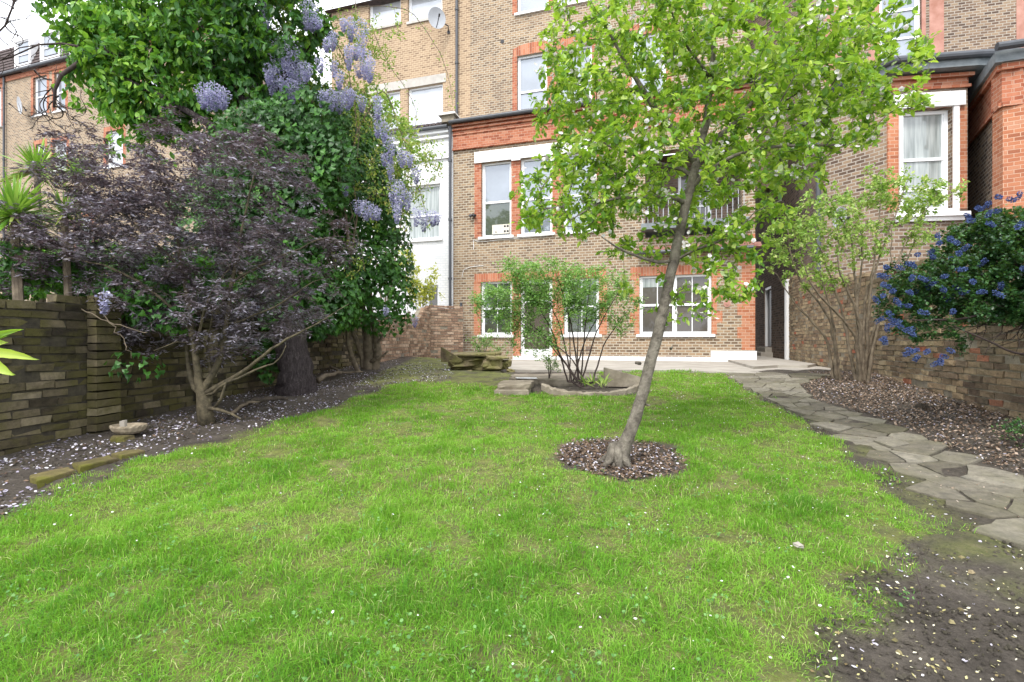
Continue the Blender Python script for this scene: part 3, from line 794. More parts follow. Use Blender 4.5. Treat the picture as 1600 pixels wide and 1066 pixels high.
def walls(fr, rt, u0, u1, v0, v1, holes, mat, y=0, th=.3, name='wall', label=None):
    us = sorted({u0, u1, *[h[0] for h in holes], *[h[1] for h in holes]}); vs = sorted({v0, v1, *[h[2] for h in holes], *[h[3] for h in holes]})
    us = [u for u in us if u0 <= u <= u1]; vs = [v for v in vs if v0 <= v <= v1]
    def solid(i, j):
        if i < 0 or j < 0 or i >= len(us) - 1 or j >= len(vs) - 1: return False
        cu = (us[i] + us[i + 1]) / 2; cv = (vs[j] + vs[j + 1]) / 2
        return not any(h[0] < cu < h[1] and h[2] < cv < h[3] for h in holes)
    mb = MB()
    for i in range(len(us) - 1):
        for j in range(len(vs) - 1):
            if not solid(i, j): continue
            a, b, c, d = us[i], us[i + 1], vs[j], vs[j + 1]; y0, y1 = y, y + th
            mb.add([(a, y0, c), (b, y0, c), (b, y0, d), (a, y0, d)], [(0, 1, 2, 3)]); mb.add([(a, y1, c), (b, y1, c), (b, y1, d), (a, y1, d)], [(3, 2, 1, 0)])
            if not solid(i - 1, j): mb.add([(a, y0, c), (a, y0, d), (a, y1, d), (a, y1, c)], [(0, 1, 2, 3)])
            if not solid(i + 1, j): mb.add([(b, y0, c), (b, y0, d), (b, y1, d), (b, y1, c)], [(3, 2, 1, 0)])
            if not solid(i, j - 1): mb.add([(a, y0, c), (b, y0, c), (b, y1, c), (a, y1, c)], [(3, 2, 1, 0)])
            if not solid(i, j + 1): mb.add([(a, y0, d), (b, y0, d), (b, y1, d), (a, y1, d)], [(0, 1, 2, 3)])
    return mb.build(name, mat, rt, frame=fr, label=label)
def bx(fr, rt, name, a, b, mat, label=None): return MB().box(a, b).build(name, mat, rt, frame=fr, label=label)

def window(fr, rt, h, y=0, glass='glass_sky', lights=1, rail=.52, bars=0, sill=True, rec=.10, glass2=None, fw=.055, transom=(), name='window', label=None, low=None):
    """sash window in the hole h = (u0, u1, v0, v1)"""
    u0, u1, v0, v1 = h; y0 = y + rec
    f = MB(); e = .001
    f.box((u0 + e, y0, v0 + e), (u1 - e, y0 + .07, v0 + fw + .015)); f.box((u0 + e, y0, v1 - fw), (u1 - e, y0 + .07, v1 - e))
    W = (u1 - u0 - fw) / lights
    for i in range(lights + 1):
        a = u0 + i * W; f.box((a + e, y0, v0 + fw + .015), (a + fw - e, y0 + .07, v1 - fw))
    rails = ([v0 + (v1 - v0) * rail] if rail else []) + [v0 + (v1 - v0) * t for t in transom]
    for i in range(lights):
        a, b = u0 + i * W + fw, u0 + (i + 1) * W
        for rv in rails: f.box((a, y0 + .006, rv - .03), (b, y0 + .06, rv + .03))
        s = .03      # sash stiles
        f.box((a, y0 + .02, v0 + fw + .015), (a + s, y0 + .06, v1 - fw)); f.box((b - s, y0 + .02, v0 + fw + .015), (b, y0 + .06, v1 - fw))
        for k in range(bars):
            c = a + (b - a) * (k + 1) / (bars + 1); f.box((c - .011, y0 + .022, v0 + fw + .015), (c + .011, y0 + .05, v1 - fw))
    fo = f.build(name, M['upvc'], rt, frame=fr, label=label)
    for c, d, g in (([(v0 + .01, v0 + (v1 - v0) * rail, glass2 or glass), (v0 + (v1 - v0) * rail, v1 - .01, glass)]) if rail else [(v0 + .01, v1 - .01, glass)]):
        m = MB().box((u0 + .01, y0 + .042, c), (u1 - .01, y0 + .046, d)); o = m.build('pane', M[g]); o.parent = fo
    if sill:
        m = MB().box((u0 - .08, y - .07, v0 - .075), (u1 + .08, y + rec - .001, v0)); o = m.build('sill', M['white']); o.parent = fo
    return fo

def surround(fr, rt, h, y, mat='red', w_=.22, top=.25, arch=0, proud=.004, bottom=0, sold='red_soldier', tooth=False):
    u0, u1, v0, v1 = h; y0 = y - proud
    for sgn in (-1, 1):
        mb = MB(); v = v0 - bottom; i = 0
        while v < v1 - .01:
            v2 = min(v + .3, v1); ww = w_ if (not tooth or i % 2) else w_ * .5
            mb.box((u0 - ww, y0, v), (u0, y + .05, v2)) if sgn < 0 else mb.box((u1, y0, v), (u1 + ww, y + .05, v2))
            v = v2; i += 1
        mb.build('brick_surround', M[mat], rt, frame=fr)
    m = MB(); k = 12 if arch else 1; a, b = u0 - w_ * .9, u1 + w_ * .9
    for i in range(k):
        x0 = a + (b - a) * i / k; x1 = a + (b - a) * (i + 1) / k
        f0 = arch * (1 - ((i / k) * 2 - 1) ** 2); f1 = arch * (1 - (((i + 1) / k) * 2 - 1) ** 2)
        q = [(x0, y0, v1 + .001), (x1, y0, v1 + .001), (x1, y0, v1 + top + f1), (x0, y0, v1 + top + f0)]
        bk = [(p[0], y + .05, p[2]) for p in q]
        m.add(q + bk, [(0, 1, 2, 3), (3, 2, 6, 7), (7, 6, 5, 4), (4, 5, 1, 0)] + ([(0, 3, 7, 4)] if i == 0 else []) + ([(1, 5, 6, 2)] if i == k - 1 else []))
    m.build('brick_arch', M[sold], rt, frame=fr)

def pipe(fr, rt, u, y, v0, v1, r=.045, name='downpipe', mat='pipe'):
    mb = MB(); mb.tube([(u, y, v0), (u, y, v1)], r, 10)
    v = v0 + .6
    while v < v1: mb.tube([(u, y, v), (u, y, v + .07)], r * 1.35, 10); v += 1.8
    return mb.build(name, M[mat], rt, frame=fr)
def gutter(fr, rt, u0, u1, y, v, r=.06, name='gutter'):
    mb = MB(); mb.tube([(u0, y, v), (u1, y, v)], r, 10)
    return mb.build(name, M['pipe'], rt, frame=fr)
def quad(fr, a, b, c, d, off=0):
    """hole in a facade from pixel left, right, top, bottom"""
    um = (a + b) / 2; 
    u0, _ = fr.uv(a, 500, off); u1, _ = fr.uv(b, 500, off); _, v1 = fr.uv(a, c, off); _, v0 = fr.uv(a, d, off)
    return (u0, u1, v0, v1)

FA = Frame((-1.80, 14.9), (6.25, 12.5)); FL = FA.L
# --- main brick house
HR = root('brick_house', FA.origin, 'tall yellow brown brick house with red brick window surrounds behind the apple tree', 'house')
W1 = quad(FA, 751, 800, 440, 524); DR = quad(FA, 813, 863, 434, 558); W2 = quad(FA, 881, 936, 436, 523); W3 = quad(FA, 999, 1112, 431, 523)
W3 = (W3[0], W3[1], W2[2], W2[3]); W1 = (W1[0], W1[1], W2[2], W2[3]); DR = (DR[0], DR[1], .10, W2[3])
F1 = quad(FA, 752, 799, 255, 371); F2 = quad(FA, 813, 863, 240, 366); F3 = quad(FA, 880, 932, 240, 360)
F2 = (F2[0], F2[1], F1[2], F1[3]); F3 = (F3[0], F3[1], F1[2], F1[3])
VG = FA.uv(708, 194)[1]                                  # gutter height
LOG = (FA.uv(1008, 500)[0], FA.uv(1160, 500)[0], 3.35, VG - 1.5)   # recessed balcony
VB = FA.uv(710, 236)[1]
walls(FA, HR, 0, FL, .0, VB, [W1, DR, W2, W3, F1, F2, F3, LOG], M['stock'])
# frieze band of red brick under the gutter
walls(FA, HR, 0, FL, VB, VG - .05, [], M['red'], y=-.03, th=.33, name='brick_frieze')
mb = MB()
for vv, pr, hh in ((VB - .01, .08, .05), (VB + .04, .05, .03), (VG - .38, .06, .05), (VG - .25, .09, .05), (VG - .14, .12, .07)):
    mb.box((-.0, -pr, vv), (FL + .05, -.031 if vv > VB else -.001, vv + hh))
mb.build('cornice', M['red'], HR, frame=FA)
gutter(FA, HR, -.05, FL + .1, -.20, VG - .02)
mb = MB()                                              # tile edge of the roof above the gutter
for i in range(int(FL / .12)): mb.box((i * .12, -.16, VG + .02), (i * .12 + .10, .0, VG + .07), jit=.006)
mb.box((0, -.13, VG - .04), (FL, 1.6, VG + .02))
mb.build('wing_roof', M['tile'], HR, frame=FA)
for h, g in ((W1, 'glass_green'), (W2, 'glass_green')):
    surround(FA, HR, h, 0, 'orange'); window(FA, HR, h, glass=g, bars=1, rail=.50)
surround(FA, HR, W3, 0, 'orange', tooth=True, w_=.26); window(FA, HR, W3, glass='glass_dark', lights=2, bars=1, rail=.5)
o = MB().box((W3[0] + .09, .13, W3[3] - .30), (W3[0] + .8, .139, W3[3] - .07)).build('roller_blind', M['curtain'], HR, frame=FA)
surround(FA, HR, DR, 0, 'orange')
d_ = MB(); u0, u1, v0, v1 = DR; e = .002
d_.box((u0 + e, .08, v0 + e), (u0 + .1, .14, v1 - e)); d_.box((u1 - .1, .08, v0 + e), (u1 - e, .14, v1 - e)); d_.box((u0 + .1, .08, v1 - .1), (u1 - .1, .14, v1 - e)); d_.box((u0 + .1, .08, v0 + e), (u1 - .1, .14, v0 + .2))
d_.box((u0 + .1, .085, v0 + 1.55), (u1 - .1, .135, v0 + 1.63)); do = d_.build('glazed_door', M['upvc'], HR, frame=FA)
o = MB().box((u0 + .1, .10, v0 + .2), (u1 - .1, .105, v1 - .1)).build('pane', M['glass_dark']); o.parent = do
o = MB().tube([(u1 - .07, .06, v0 + .95), (u1 - .19, .055, v0 + .95)], .012, 6).build('handle', M['metal']); o.parent = do
bx(FA, HR, 'doorstep', (u0 - .15, -.28, 0), (u1 + .12, -.001, .1), M['white'])
bx(FA, HR, 'plinth', (u1 + .14, -.05, 0), (FA.uv(1110, 560)[0], -.002, .11), M['white'])
bx(FA, HR, 'plinth', (FA.uv(1110, 560)[0] + .004, -.10, 0), (FL + .02, -.002, .28), M['white'], 'taller white painted plinth block at the corner')
bx(FA, HR, 'air_brick', (FA.uv(915, 560)[0], -.012, .26), (FA.uv(924, 560)[0], -.001, .38), M['stock_dark'])
for h, g2 in ((F1, 'glass_green'), (F2, 'glass_sky'), (F3, 'glass_sky')):
    window(FA, HR, h, glass='glass_sky', glass2=g2, rail=.47)
for a, b in ((F1[0] - .22, F1[0]), (F1[1], F2[0]), (F2[1], F3[0]), (F3[1], F3[1] + .22)): MB().box((a, -.004, F1[2] - .02), (b, .05, F1[3])).build('brick_surround', M['red'], HR, frame=FA)
lv0 = F1[3] + .001; mb = MB(); mb.box((F1[0] - .2, -.05, lv0), (F3[1] + .25, -.004, lv0 + .33)); mb.box((F1[1] + .02, -.09, lv0 - .06), (F2[0] + .02, -.051, lv0 + .06))
mb.build('lintel', M['white'], HR, frame=FA, label='long white painted lintel over three sash windows')
b_ = MB(); fu = F1[0]
b_.box((F1[1] - .62, .06, F1[2] + .08), (F1[1] - .08, .09, F1[2] + .36)); o = b_.build('window_vent_box', plain('cream_board', (.62, .58, .5)), HR, frame=FA)
for qx, qz in ((-.2, .30), (-.11, .30), (-.2, .15), (-.11, .15), (-.48, .14)):
    m = MB(); m.tube([(F1[1] - .02 + qx, .055, F1[2] + qz), (F1[1] - .02 + qx, .0595, F1[2] + qz)], .032 if qx > -.4 else .02, 12)
    o2 = m.build('vent_hole', M['blackdoor']); o2.parent = o
# soot-free pieces: security lamp and cable
lu, lvv = FA.uv(740, 338); mb = MB(); mb.tube([(lu, -.001, lvv), (lu, -.09, lvv)], .03, 8); mb.tube([(lu - .09, -.12, lvv - .03), (lu - .02, -.09, lvv + .02)], [.055, .04], 10); mb.tube([(lu + .09, -.12, lvv - .03), (lu + .02, -.09, lvv + .02)], [.055, .04], 10)
mb.build('security_lamp', M['metal'], HR, frame=FA)
cu, cv = FA.uv(745, 377); mb = MB(); mb.tube([(cu, -.02, cv), (cu + .3, -.02, cv - .03), (cu + .8, -.02, cv), (cu + 2.2, -.02, cv + .03)], .009, 4); mb.tube([(cu, -.02, cv), (cu - .1, -.02, cv + .06), (cu - .1, -.02, cv - .25)], .009, 4)
cu, cv = FA.uv(722, 428); mb.tube([(cu, -.015, cv - .1), (cu + .06, -.015, cv + .12), (cu + .3, -.015, cv + .2), (cu + .7, -.015, cv + .22)], .008, 4)
mb.build('cable', M['white'], HR, frame=FA)
pipe(FA, HR, -.06, -.10, 0, VG - .1); pipe(FA, HR, FA.uv(722, 500)[0], -.08, 0, 1.7, .04)
# rusty pattress plates by the corner
for px, py in ((1134, 432), (1136, 475)):
    mb = MB(); u, v = FA.uv(px, py); mb.tube([(u, -.02, v), (u, -.002, v)], .085, 16); mb.tube([(u, -.04, v), (u, -.02, v)], .03, 8); mb.build('tie_plate', M['pinkrender'], HR, frame=FA)
uq = FL - .42; mb = MB(); v = .3
while v < 3.2: mb.box((uq + (.1 if int(v / .3) % 2 else 0), -.004, v), (FL, .05, v + .3)); v += .3
mb.build('corner_quoin', M['orange'], HR, frame=FA)
# recessed balcony
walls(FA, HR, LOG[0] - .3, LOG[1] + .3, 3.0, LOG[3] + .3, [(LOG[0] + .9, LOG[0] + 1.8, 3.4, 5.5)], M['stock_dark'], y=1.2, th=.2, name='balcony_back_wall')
window(FA, HR, (LOG[0] + .9, LOG[0] + 1.8, 3.4, 5.5), y=1.2, glass='glass_dark', rail=.5, sill=False, name='balcony_door')
v8 = FA.uv(1110, 352)[1]
bx(FA, HR, 'balcony_slab', (LOG[0] - .1, -.35, v8 - .08), (LOG[1] + .1, 1.19, v8 + .08), M['lead'])
mb = MB(); mb.tube([(LOG[0] - .05, -.3, v8 + .8), (LOG[1] + .05, -.3, v8 + .8)], .022, 6)
u = LOG[0] - .05
while u < LOG[1] + .06: mb.tube([(u, -.3, v8 + .08), (u, -.3, v8 + .8)], .010, 5); u += .13
mb.build('balcony_railing', plain('railing_grey', (.4, .42, .45)), HR, frame=FA)
v9 = FA.uv(1080, 393)[1]; mb = MB()
for i in range(16):
    a = LOG[0] - .2 + i * .19; mb.box((a, -.32, v9), (a + .18, -.02, v9 + .05), jit=.006); mb.box((a, -.2, v9 + .05), (a + .18, -.01, v9 + .13), jit=.006)
mb.build('porch_tiles', M['redtile'], HR, frame=FA); gutter(FA, HR, LOG[0] - .25, LOG[1] + .2, -.37, v9 - .03, .05)
# set back upper storeys
OFF = 1.5
uL = FA.uv(735, 100, OFF)[0]
U1 = quad(FA, 808, 855, 88, 180, OFF); U2 = quad(FA, 873, 925, 80, 172, OFF); T1 = quad(FA, 808, 857, -70, 22, OFF); T2 = quad(FA, 870, 920, -70, 22, OFF)
U1 = (U1[0], U1[1], U1[3] - 2.0, U1[3]); U2 = (U2[0], U2[1], U1[2], U1[3]); T2 = (T2[0], T2[1], T1[2], T1[3])
more = [(U2[1] + 1.2, U2[1] + 2.2, U1[2], U1[3]), (U2[1] + 1.2, U2[1] + 2.2, T1[2], T1[3])]
walls(FA, HR, uL, FL, VG - .6, 13.5, [U1, U2, T1, T2] + more, M['stock'], y=OFF, name='upper_wall')
for h in (U1, U2, T1, T2, *more):
    surround(FA, HR, h, OFF, 'red', w_=.16, arch=.12 if h[3] < 10 else .0); window(FA, HR, h, y=OFF, glass='glass_sky', rail=.42)
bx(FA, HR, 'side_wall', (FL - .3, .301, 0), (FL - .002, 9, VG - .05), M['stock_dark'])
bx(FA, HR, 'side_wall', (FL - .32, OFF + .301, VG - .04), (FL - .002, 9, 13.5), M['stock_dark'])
bx(FA, HR, 'side_wall', (uL, OFF + .301, VG - .6), (uL + .3, 9, 13.5), M['stock'])
mb = MB(); mb.add([(uL - .1, OFF - .2, 13.5), (FL + .2, OFF - .2, 13.5), (FL + .2, 5.5, 16), (uL - .1, 5.5, 16), (FL + .2, 9.4, 13.5), (uL - .1, 9.4, 13.5)], [(0, 1, 2, 3), (3, 2, 4, 5), (0, 3, 5), (1, 4, 2), (0, 5, 4, 1)]); mb.build('roof', M['tile'], HR, frame=FA)
hu, hv = FA.uv(785, 65, OFF); mb = MB(); mb.tube([(hu, OFF - .02, hv), (hu, OFF - .002, hv)], .06, 12); mb.build('vent_hole', M['blackdoor'], HR, frame=FA)
# party wall stub with stone cap
pu, pv = FA.uv(718, 184, .5); mb = MB(); mb.box((-.28, -.25, VG - .02), (.12, 1.4, VG + .16)); mb.build('parapet', M['concrete_dark'], HR, frame=FA)
mb = MB(); mb.add([(-.36, -.33, VG + .165), (.2, -.33, VG + .165), (.2, 1.4, VG + .165), (-.36, 1.4, VG + .165), (-.3, -.2, VG + .3), (.12, -.2, VG + .3), (.12, 1.4, VG + .3), (-.3, 1.4, VG + .3)], [(0, 3, 2, 1), (4, 5, 6, 7), (0, 1, 5, 4), (1, 2, 6, 5), (2, 3, 7, 6), (3, 0, 4, 7)]); mb.build('parapet_cap', M['render'], HR, frame=FA)

# --- white house, left
WR = root('white_house', (FA.p0[0] - FA.d[0] * 4, FA.p0[1] - FA.d[1] * 4, PATZ), 'white painted brick rear wing with tan brick storeys above, left of the downpipe', 'house')
WW = quad(FA, 632, 688, 292, 376); WW2 = quad(FA, 664, 685, 446, 500)
walls(FA, WR, -5.2, -.005, 0, VG - .03, [WW, WW2], M['whitebrick'], name='wall')
mb = MB()
for py, pr in ((207, .12), (214, .08), (246, .07)):
    v = FA.uv(690, py)[1]; mb.box((-5.2, -pr, v - .06), (-.12, -.001, v))
mb.build('cornice', M['white'], WR, frame=FA)
window(FA, WR, WW, glass='curtain', rail=.45); window(FA, WR, WW2, glass='glass_dark', rail=0)
gutter(FA, WR, -5.2, -.12, -.18, VG - .12); mb = MB()
for i in range(42): mb.box((-5.2 + i * .12, -.14, VG - .02), (-5.2 + i * .12 + .1, .0, VG + .05), jit=.006)
mb.box((-5.2, -.1, VG - .028), (-.3, 1.6, VG - .021)); mb.build('wing_roof', M['tile'], WR, frame=FA)
A1 = quad(FA, 576, 626, -70, 46, OFF); A2 = quad(FA, 637, 691, -70, 36, OFF); B2 = quad(FA, 637, 692, 138, 192, OFF); B1 = quad(FA, 576, 625, 138, 196, OFF)
A2 = (A2[0], A2[1], A1[2] - .05, A1[3]); B2 = (B2[0], B2[1], VG - .3, B2[3]); B1 = (B1[0], B1[1], VG - .3, B2[3])
walls(FA, WR, -5.5, uL - .004, VG - .6, 12.6, [A1, A2, B1, B2], M['stock_pale'], y=OFF, name='upper_wall')
for h in (A1, A2, B1, B2): window(FA, WR, h, y=OFF, glass='glass_net', rail=.4 if h[3] > 9 else 0, sill=False)
bx(FA, WR, 'lintel', (B1[0] - .1, OFF - .02, B1[3] + .002), (B2[1] + .12, OFF - .002, B1[3] + .3), M['render'])
for h in (A1, A2): bx(FA, WR, 'window_ledge', (h[0] - .03, OFF - .05, h[2] - .09), (h[1] + .03, OFF - .002, h[2] - .002), M['render'])
pipe(FA, WR, FA.uv(715, 100, OFF)[0], OFF - .08, VG + .3, 12.5)
bx(FA, WR, 'side_wall', (-5.5, OFF + .301, 0), (-5.2, 9, 12.6), M['stock_pale'])
mb = MB(); mb.add([(-5.7, OFF - .2, 12.6), (uL - .11, OFF - .2, 12.6), (uL - .11, 5.5, 15), (-5.7, 5.5, 15), (uL - .11, 9.4, 12.6), (-5.7, 9.4, 12.6)], [(0, 1, 2, 3), (3, 2, 4, 5), (0, 3, 5), (1, 4, 2), (0, 5, 4, 1)]); mb.build('roof', M['tile'], WR, frame=FA)

def dish(name, ctr, r, yaw, pitch, label, wallpt=None):
    rt = root(name, ctr, label, 'satellite dish')
    mb = MB(); k = 24; rings = 5; V = [(0, 0, 0)]; Fc = []
    for i in range(1, rings + 1):
        rr = r * i / rings
        for j in range(k):
            a = 2 * math.pi * j / k; V.append((rr * math.cos(a), -.18 * rr * rr / r, rr * 1.08 * math.sin(a)))
    Fc += [(0, 1 + j, 1 + (j + 1) % k) for j in range(k)]
    for i in range(rings - 1):
        for j in range(k):
            a = 1 + i * k; Fc.append((a + j, a + k + j, a + k + (j + 1) % k, a + (j + 1) % k))
    V = np.array(V); V2 = V.copy(); V2[:, 1] += .012; n = len(V)
    F2 = [tuple(n + q for q in reversed(f)) for f in Fc]; rim = [(n - k + j, n - k + (j + 1) % k, 2 * n - k + (j + 1) % k, 2 * n - k + j) for j in range(k)]
    def rot(V):
        V = np.asarray(V, float); c, s = math.cos(pitch), math.sin(pitch); V = np.column_stack([V[:, 0], V[:, 1] * c + V[:, 2] * s, -V[:, 1] * s + V[:, 2] * c])
        c, s = math.cos(yaw), math.sin(yaw); return np.column_stack([V[:, 0] * c - V[:, 1] * s, V[:, 0] * s + V[:, 1] * c, V[:, 2]]) + np.array(ctr)
    mb.add(rot(np.vstack([V, V2])), Fc + F2 + rim); mb.build('reflector', M['dish'], rt, smooth=False)
    a = MB(); a.tube(rot([(0, .0, -r), (0, -r * .5, -r * .75), (0, -r * 1.05, -r * .1)]), .014, 6); a.tube(rot([(0, -r * 1.0, -r * .18), (0, -r * 1.2, .02)]), .03, 8); a.build('receiver_arm', M['metal'], rt)
    b = MB(); wp = wallpt if wallpt is not None else (ctr[0] + .15, ctr[1] + .4, ctr[2] - .25)
    b.tube([rot([(0, .02, 0)])[0], (wp[0], wp[1] - .12, wp[2] + .12), wp], .02, 8); b.tube([wp, (wp[0], wp[1] + .03, wp[2])], .06, 8); b.build('wall_bracket', M['metal'], rt)
def fpt(fr, px, py, off): u, v = fr.uv(px, py, off); q = fr.p0 + fr.d * u + fr.n * off; return (q[0], q[1], v + fr.origin[2])
dish('satellite_dish', fpt(FA, 682, 29, OFF - .45), .30, R(25), R(-12), 'grey satellite dish high on the tan brick wall below a top window', fpt(FA, 701, 50, OFF - .02))

# --- far left house
FB = Frame(tuple(P(-140, 500, 27)[:2]), tuple(P(330, 500, 20.5)[:2]), PATZ)
BR = root('brick_terrace_house', FB.origin, 'distant brown brick house with slate mansard and dormers at far left', 'house')
VE = FB.uv(0, 122)[1]
E1 = quad(FB, 52, 73, 122, 182); E2 = quad(FB, 85, 102, 120, 182); E2 = (E2[0], E2[1], E1[2], E1[3])
G1 = quad(FB, 56, 70, 226, 268); G2 = quad(FB, 83, 104, 222, 268); G3 = quad(FB, 166, 192, 206, 262); G4 = quad(FB, 120, 142, 340, 400); G5 = quad(FB, 175, 200, 112, 170); G6 = quad(FB, -14, 2, 140, 200)
G7 = quad(FB, 225, 250, 110, 168)
hs = [E1, E2, G1, G2, G3, G4, G5, G6, G7]
walls(FB, BR, 0, FB.L, -.5, VE - .3, hs, M['stock'])
for h in hs:
    surround(FB, BR, h, 0, 'red', w_=.18, top=.2); window(FB, BR, h, glass='glass_sky' if h in (E1, E2) else 'glass_net', rail=.5)
walls(FB, BR, 0, FB.L, VE - .3, VE - .05, [], M['red'], y=-.05, th=.35, name='brick_frieze')
gutter(FB, BR, 0, FB.L, -.2, VE, .09)
bx(FB, BR, 'side_wall', (FB.L - .3, .301, -.5), (FB.L - .003, 6, VE), M['stock_brown']); bx(FB, BR, 'rear_wall', (0, 6.001, -.5), (FB.L, 6.3, VE), M['stock_brown'])
mb = MB(); VM = VE + 1.9
mb.add([(0, -.1, VE + .05), (FB.L, -.1, VE + .05), (FB.L, .55, VM), (0, .55, VM), (0, 6, VM), (FB.L, 6, VM), (0, 6, VE), (FB.L, 6, VE)], [(0, 1, 2, 3), (3, 2, 5, 4), (4, 5, 7, 6), (0, 3, 4, 6), (1, 7, 5, 2)])
for i in range(9):
    v = VE + .1 + i * .2; y = -.1 + (v - VE - .05) / 1.85 * .65
    mb.box((0, y - .03, v), (FB.L, y + .05, v + .03))
mb.build('mansard_roof', M['tile'], BR, frame=FB)
for a, b in ((26, 46), (66, 92), (112, 150), (200, 232)):
    h = quad(FB, a, b, 78, 108); u0, u1 = h[0], h[1]; v0 = VE + .35; v1 = VE + 1.55
    m = MB(); e = .12
    m.box((u0 - e, -.05, v1), (u1 + e, .9, v1 + .12)); m.box((u0 - e, -.03, v0 - .1), (u0, .8, v1)); m.box((u1, -.03, v0 - .1), (u1 + e, .8, v1)); m.box((u0, -.03, v0 - .1), (u1, .5, v0))
    m.build('dormer', M['white'], BR, frame=FB); window(FB, BR, (u0, u1, v0, v1), y=-.1, glass='glass_sky', rail=.45, sill=False)
dish('satellite_dish', fpt(FB, 33, 165, -.4), .36, R(-35), R(-10), 'pale satellite dish on the distant brown brick house at far left', fpt(FB, 40, 172, -.02))
pipe(FB, BR, FB.uv(10, 500)[0], -.1, 0, VE - .1)
# low brown brick extension glimpsed over the left wall
FB2 = Frame(tuple(P(-60, 500, 11)[:2]), tuple(P(300, 500, 10.2)[:2]), .3)
# --- right neighbour
zB, zC, zD = 10.7, 10.0, 9.8
pA = P(1168, 533, 18.5)[:2]; 
def Rr(z): return RIGHT(z) + .27
xb = next(z for z in np.arange(18, 8, -.01) if (Rr(z) / z * F + 800) > 1278)
pB = (Rr(xb), xb); pC = P(1390, 533, zC)[:2]; pD = P(1512, 533, zD)[:2]
NR = root('brick_house', (pC[0], pC[1], PATZ), 'brick house on the right with a tall white lintelled window and dark side wall', 'house')
FS = Frame((Rr(18.5), 18.5), pB); FC = Frame(pB, pC); FD = Frame(pC, pD)
vgD = FD.uv(1450, 118)[1]
dz = 15.0
def sline(px):
    for z in np.arange(20, 9, -.005):
        if Rr(z) / z * F + 800 > px: return z
uD0 = (18.5 - sline(1194)) * 1.0435; uD1 = (18.5 - sline(1205)) * 1.0435
DH = (uD0, uD1, .35, 2.35)
# local y of this frame points away from the viewer's side passage
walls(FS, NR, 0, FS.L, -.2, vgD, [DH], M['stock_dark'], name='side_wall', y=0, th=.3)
m = MB(); u0, u1, v0, v1 = DH; e = .002
m.box((u0 + e, .02, v0 + e), (u0 + .09, .12, v1 - e)); m.box((u1 - .09, .02, v0 + e), (u1 - e, .12, v1 - e)); m.box((u0 + .09, .02, v1 - .09), (u1 - .09, .12, v1 - e))
do = m.build('side_door', M['upvc'], NR, frame=FS); o = MB().box((u0 + .09, .09, v0), (u1 - .09, .1, v1 - .09)).build('door_leaf', M['blackdoor']); o.parent = do
m = MB(); m.box((u0 - .3, -.35, .0), (u1 + .25, -.002, .17)); m.box((u0 - .2, -.2, .17), (u1 + .1, -.003, .33)); m.build('doorstep', M['concrete'], NR, frame=FS)
walls(FC, NR, .0, FC.L, -.2, vgD, [], M['stock_brown'], name='canted_wall')
hD = (FD.uv(1409, 500)[0], FD.uv(1488, 500)[0], FD.uv(1450, 328)[1], FD.uv(1450, 170)[1])
VBd = FD.uv(1450, 139)[1]
walls(FD, NR, .0, FD.L, -.2, VBd, [hD], M['stock_brown'])
walls(FD, NR, .0, FD.L, VBd, vgD, [], M['red'], y=-.02, th=.32, name='brick_frieze')
surround(FD, NR, hD, 0, 'orange', w_=.26, top=.01, tooth=False)
window(FD, NR, hD, glass='curtain', rail=.52, transom=(.22,), rec=.12, fw=.07)
m = MB(); m.box((hD[0] - .16, -.07, hD[3] + .012), (hD[1] + .2, -.005, hD[3] + .30)); m.box((hD[1] + .002, -.05, hD[2]), (hD[1] + .10, -.005, hD[3] + .011)); m.box((hD[0] - .06, -.05, hD[2]), (hD[0] - .002, -.005, hD[3] + .011)); m.build('lintel', M['white'], NR, frame=FD)
m = MB(); m.box((hD[0] - .18, -.14, hD[2] - .16), (hD[1] + .24, -.072, hD[2] - .08)); m.box((hD[0] - .12, -.07, hD[2] - .24), (hD[1] + .18, -.003, hD[2] - .16)); m.build('stone_sill', M['white'], NR, frame=FD)
m = MB()
for fr in (FD,): m.box((0, -.06, VBd - .03), (fr.L + .03, -.021, VBd + .03)); m.box((0, -.10, vgD - .10), (fr.L + .06, -.021, vgD - .03))
m.build('cornice', M['red'], NR, frame=FD)
# flat lead roof with bowed gutter over the bay
q = [np.array(pB) - FS.n * .12, np.array(pC) - FD.n * .25 + np.array((-.1, 0)), np.array(pD) - FD.n * .28]
m = MB(); ringp = [tuple(v) for v in q] + [(pD[0] + 2.6, pD[1] - .2), (pD[0] + 3.2, 16.5), (Rr(17), 17)]
m.prism(ringp, PATZ + vgD, PATZ + vgD + .18); m.build('lead_roof', M['lead'], NR)
m = MB(); m.tube([(v[0], v[1] - .05, PATZ + vgD + .2) for v in q + [np.array((pD[0] + 2.6, pD[1] - .45))]], .07, 10); m.build('gutter', M['pipe'], NR)
pipe(FC, NR, .05, -.08, 1.2, vgD - .1, .055)
# white post at the passage mouth
q = P(1230, 562, 12.7)
m = MB(); m.box((-.045, -.045, 0), (.045, .045, 2.05)); m.box((-.06, -.06, 2.05), (.06, .06, 2.09))
o = m.build('gate_post', M['white']); o.location = (q[0], q[1], PATZ + .05); tag(o, 'slim white post at the end of the right wall by the side passage', 'post')
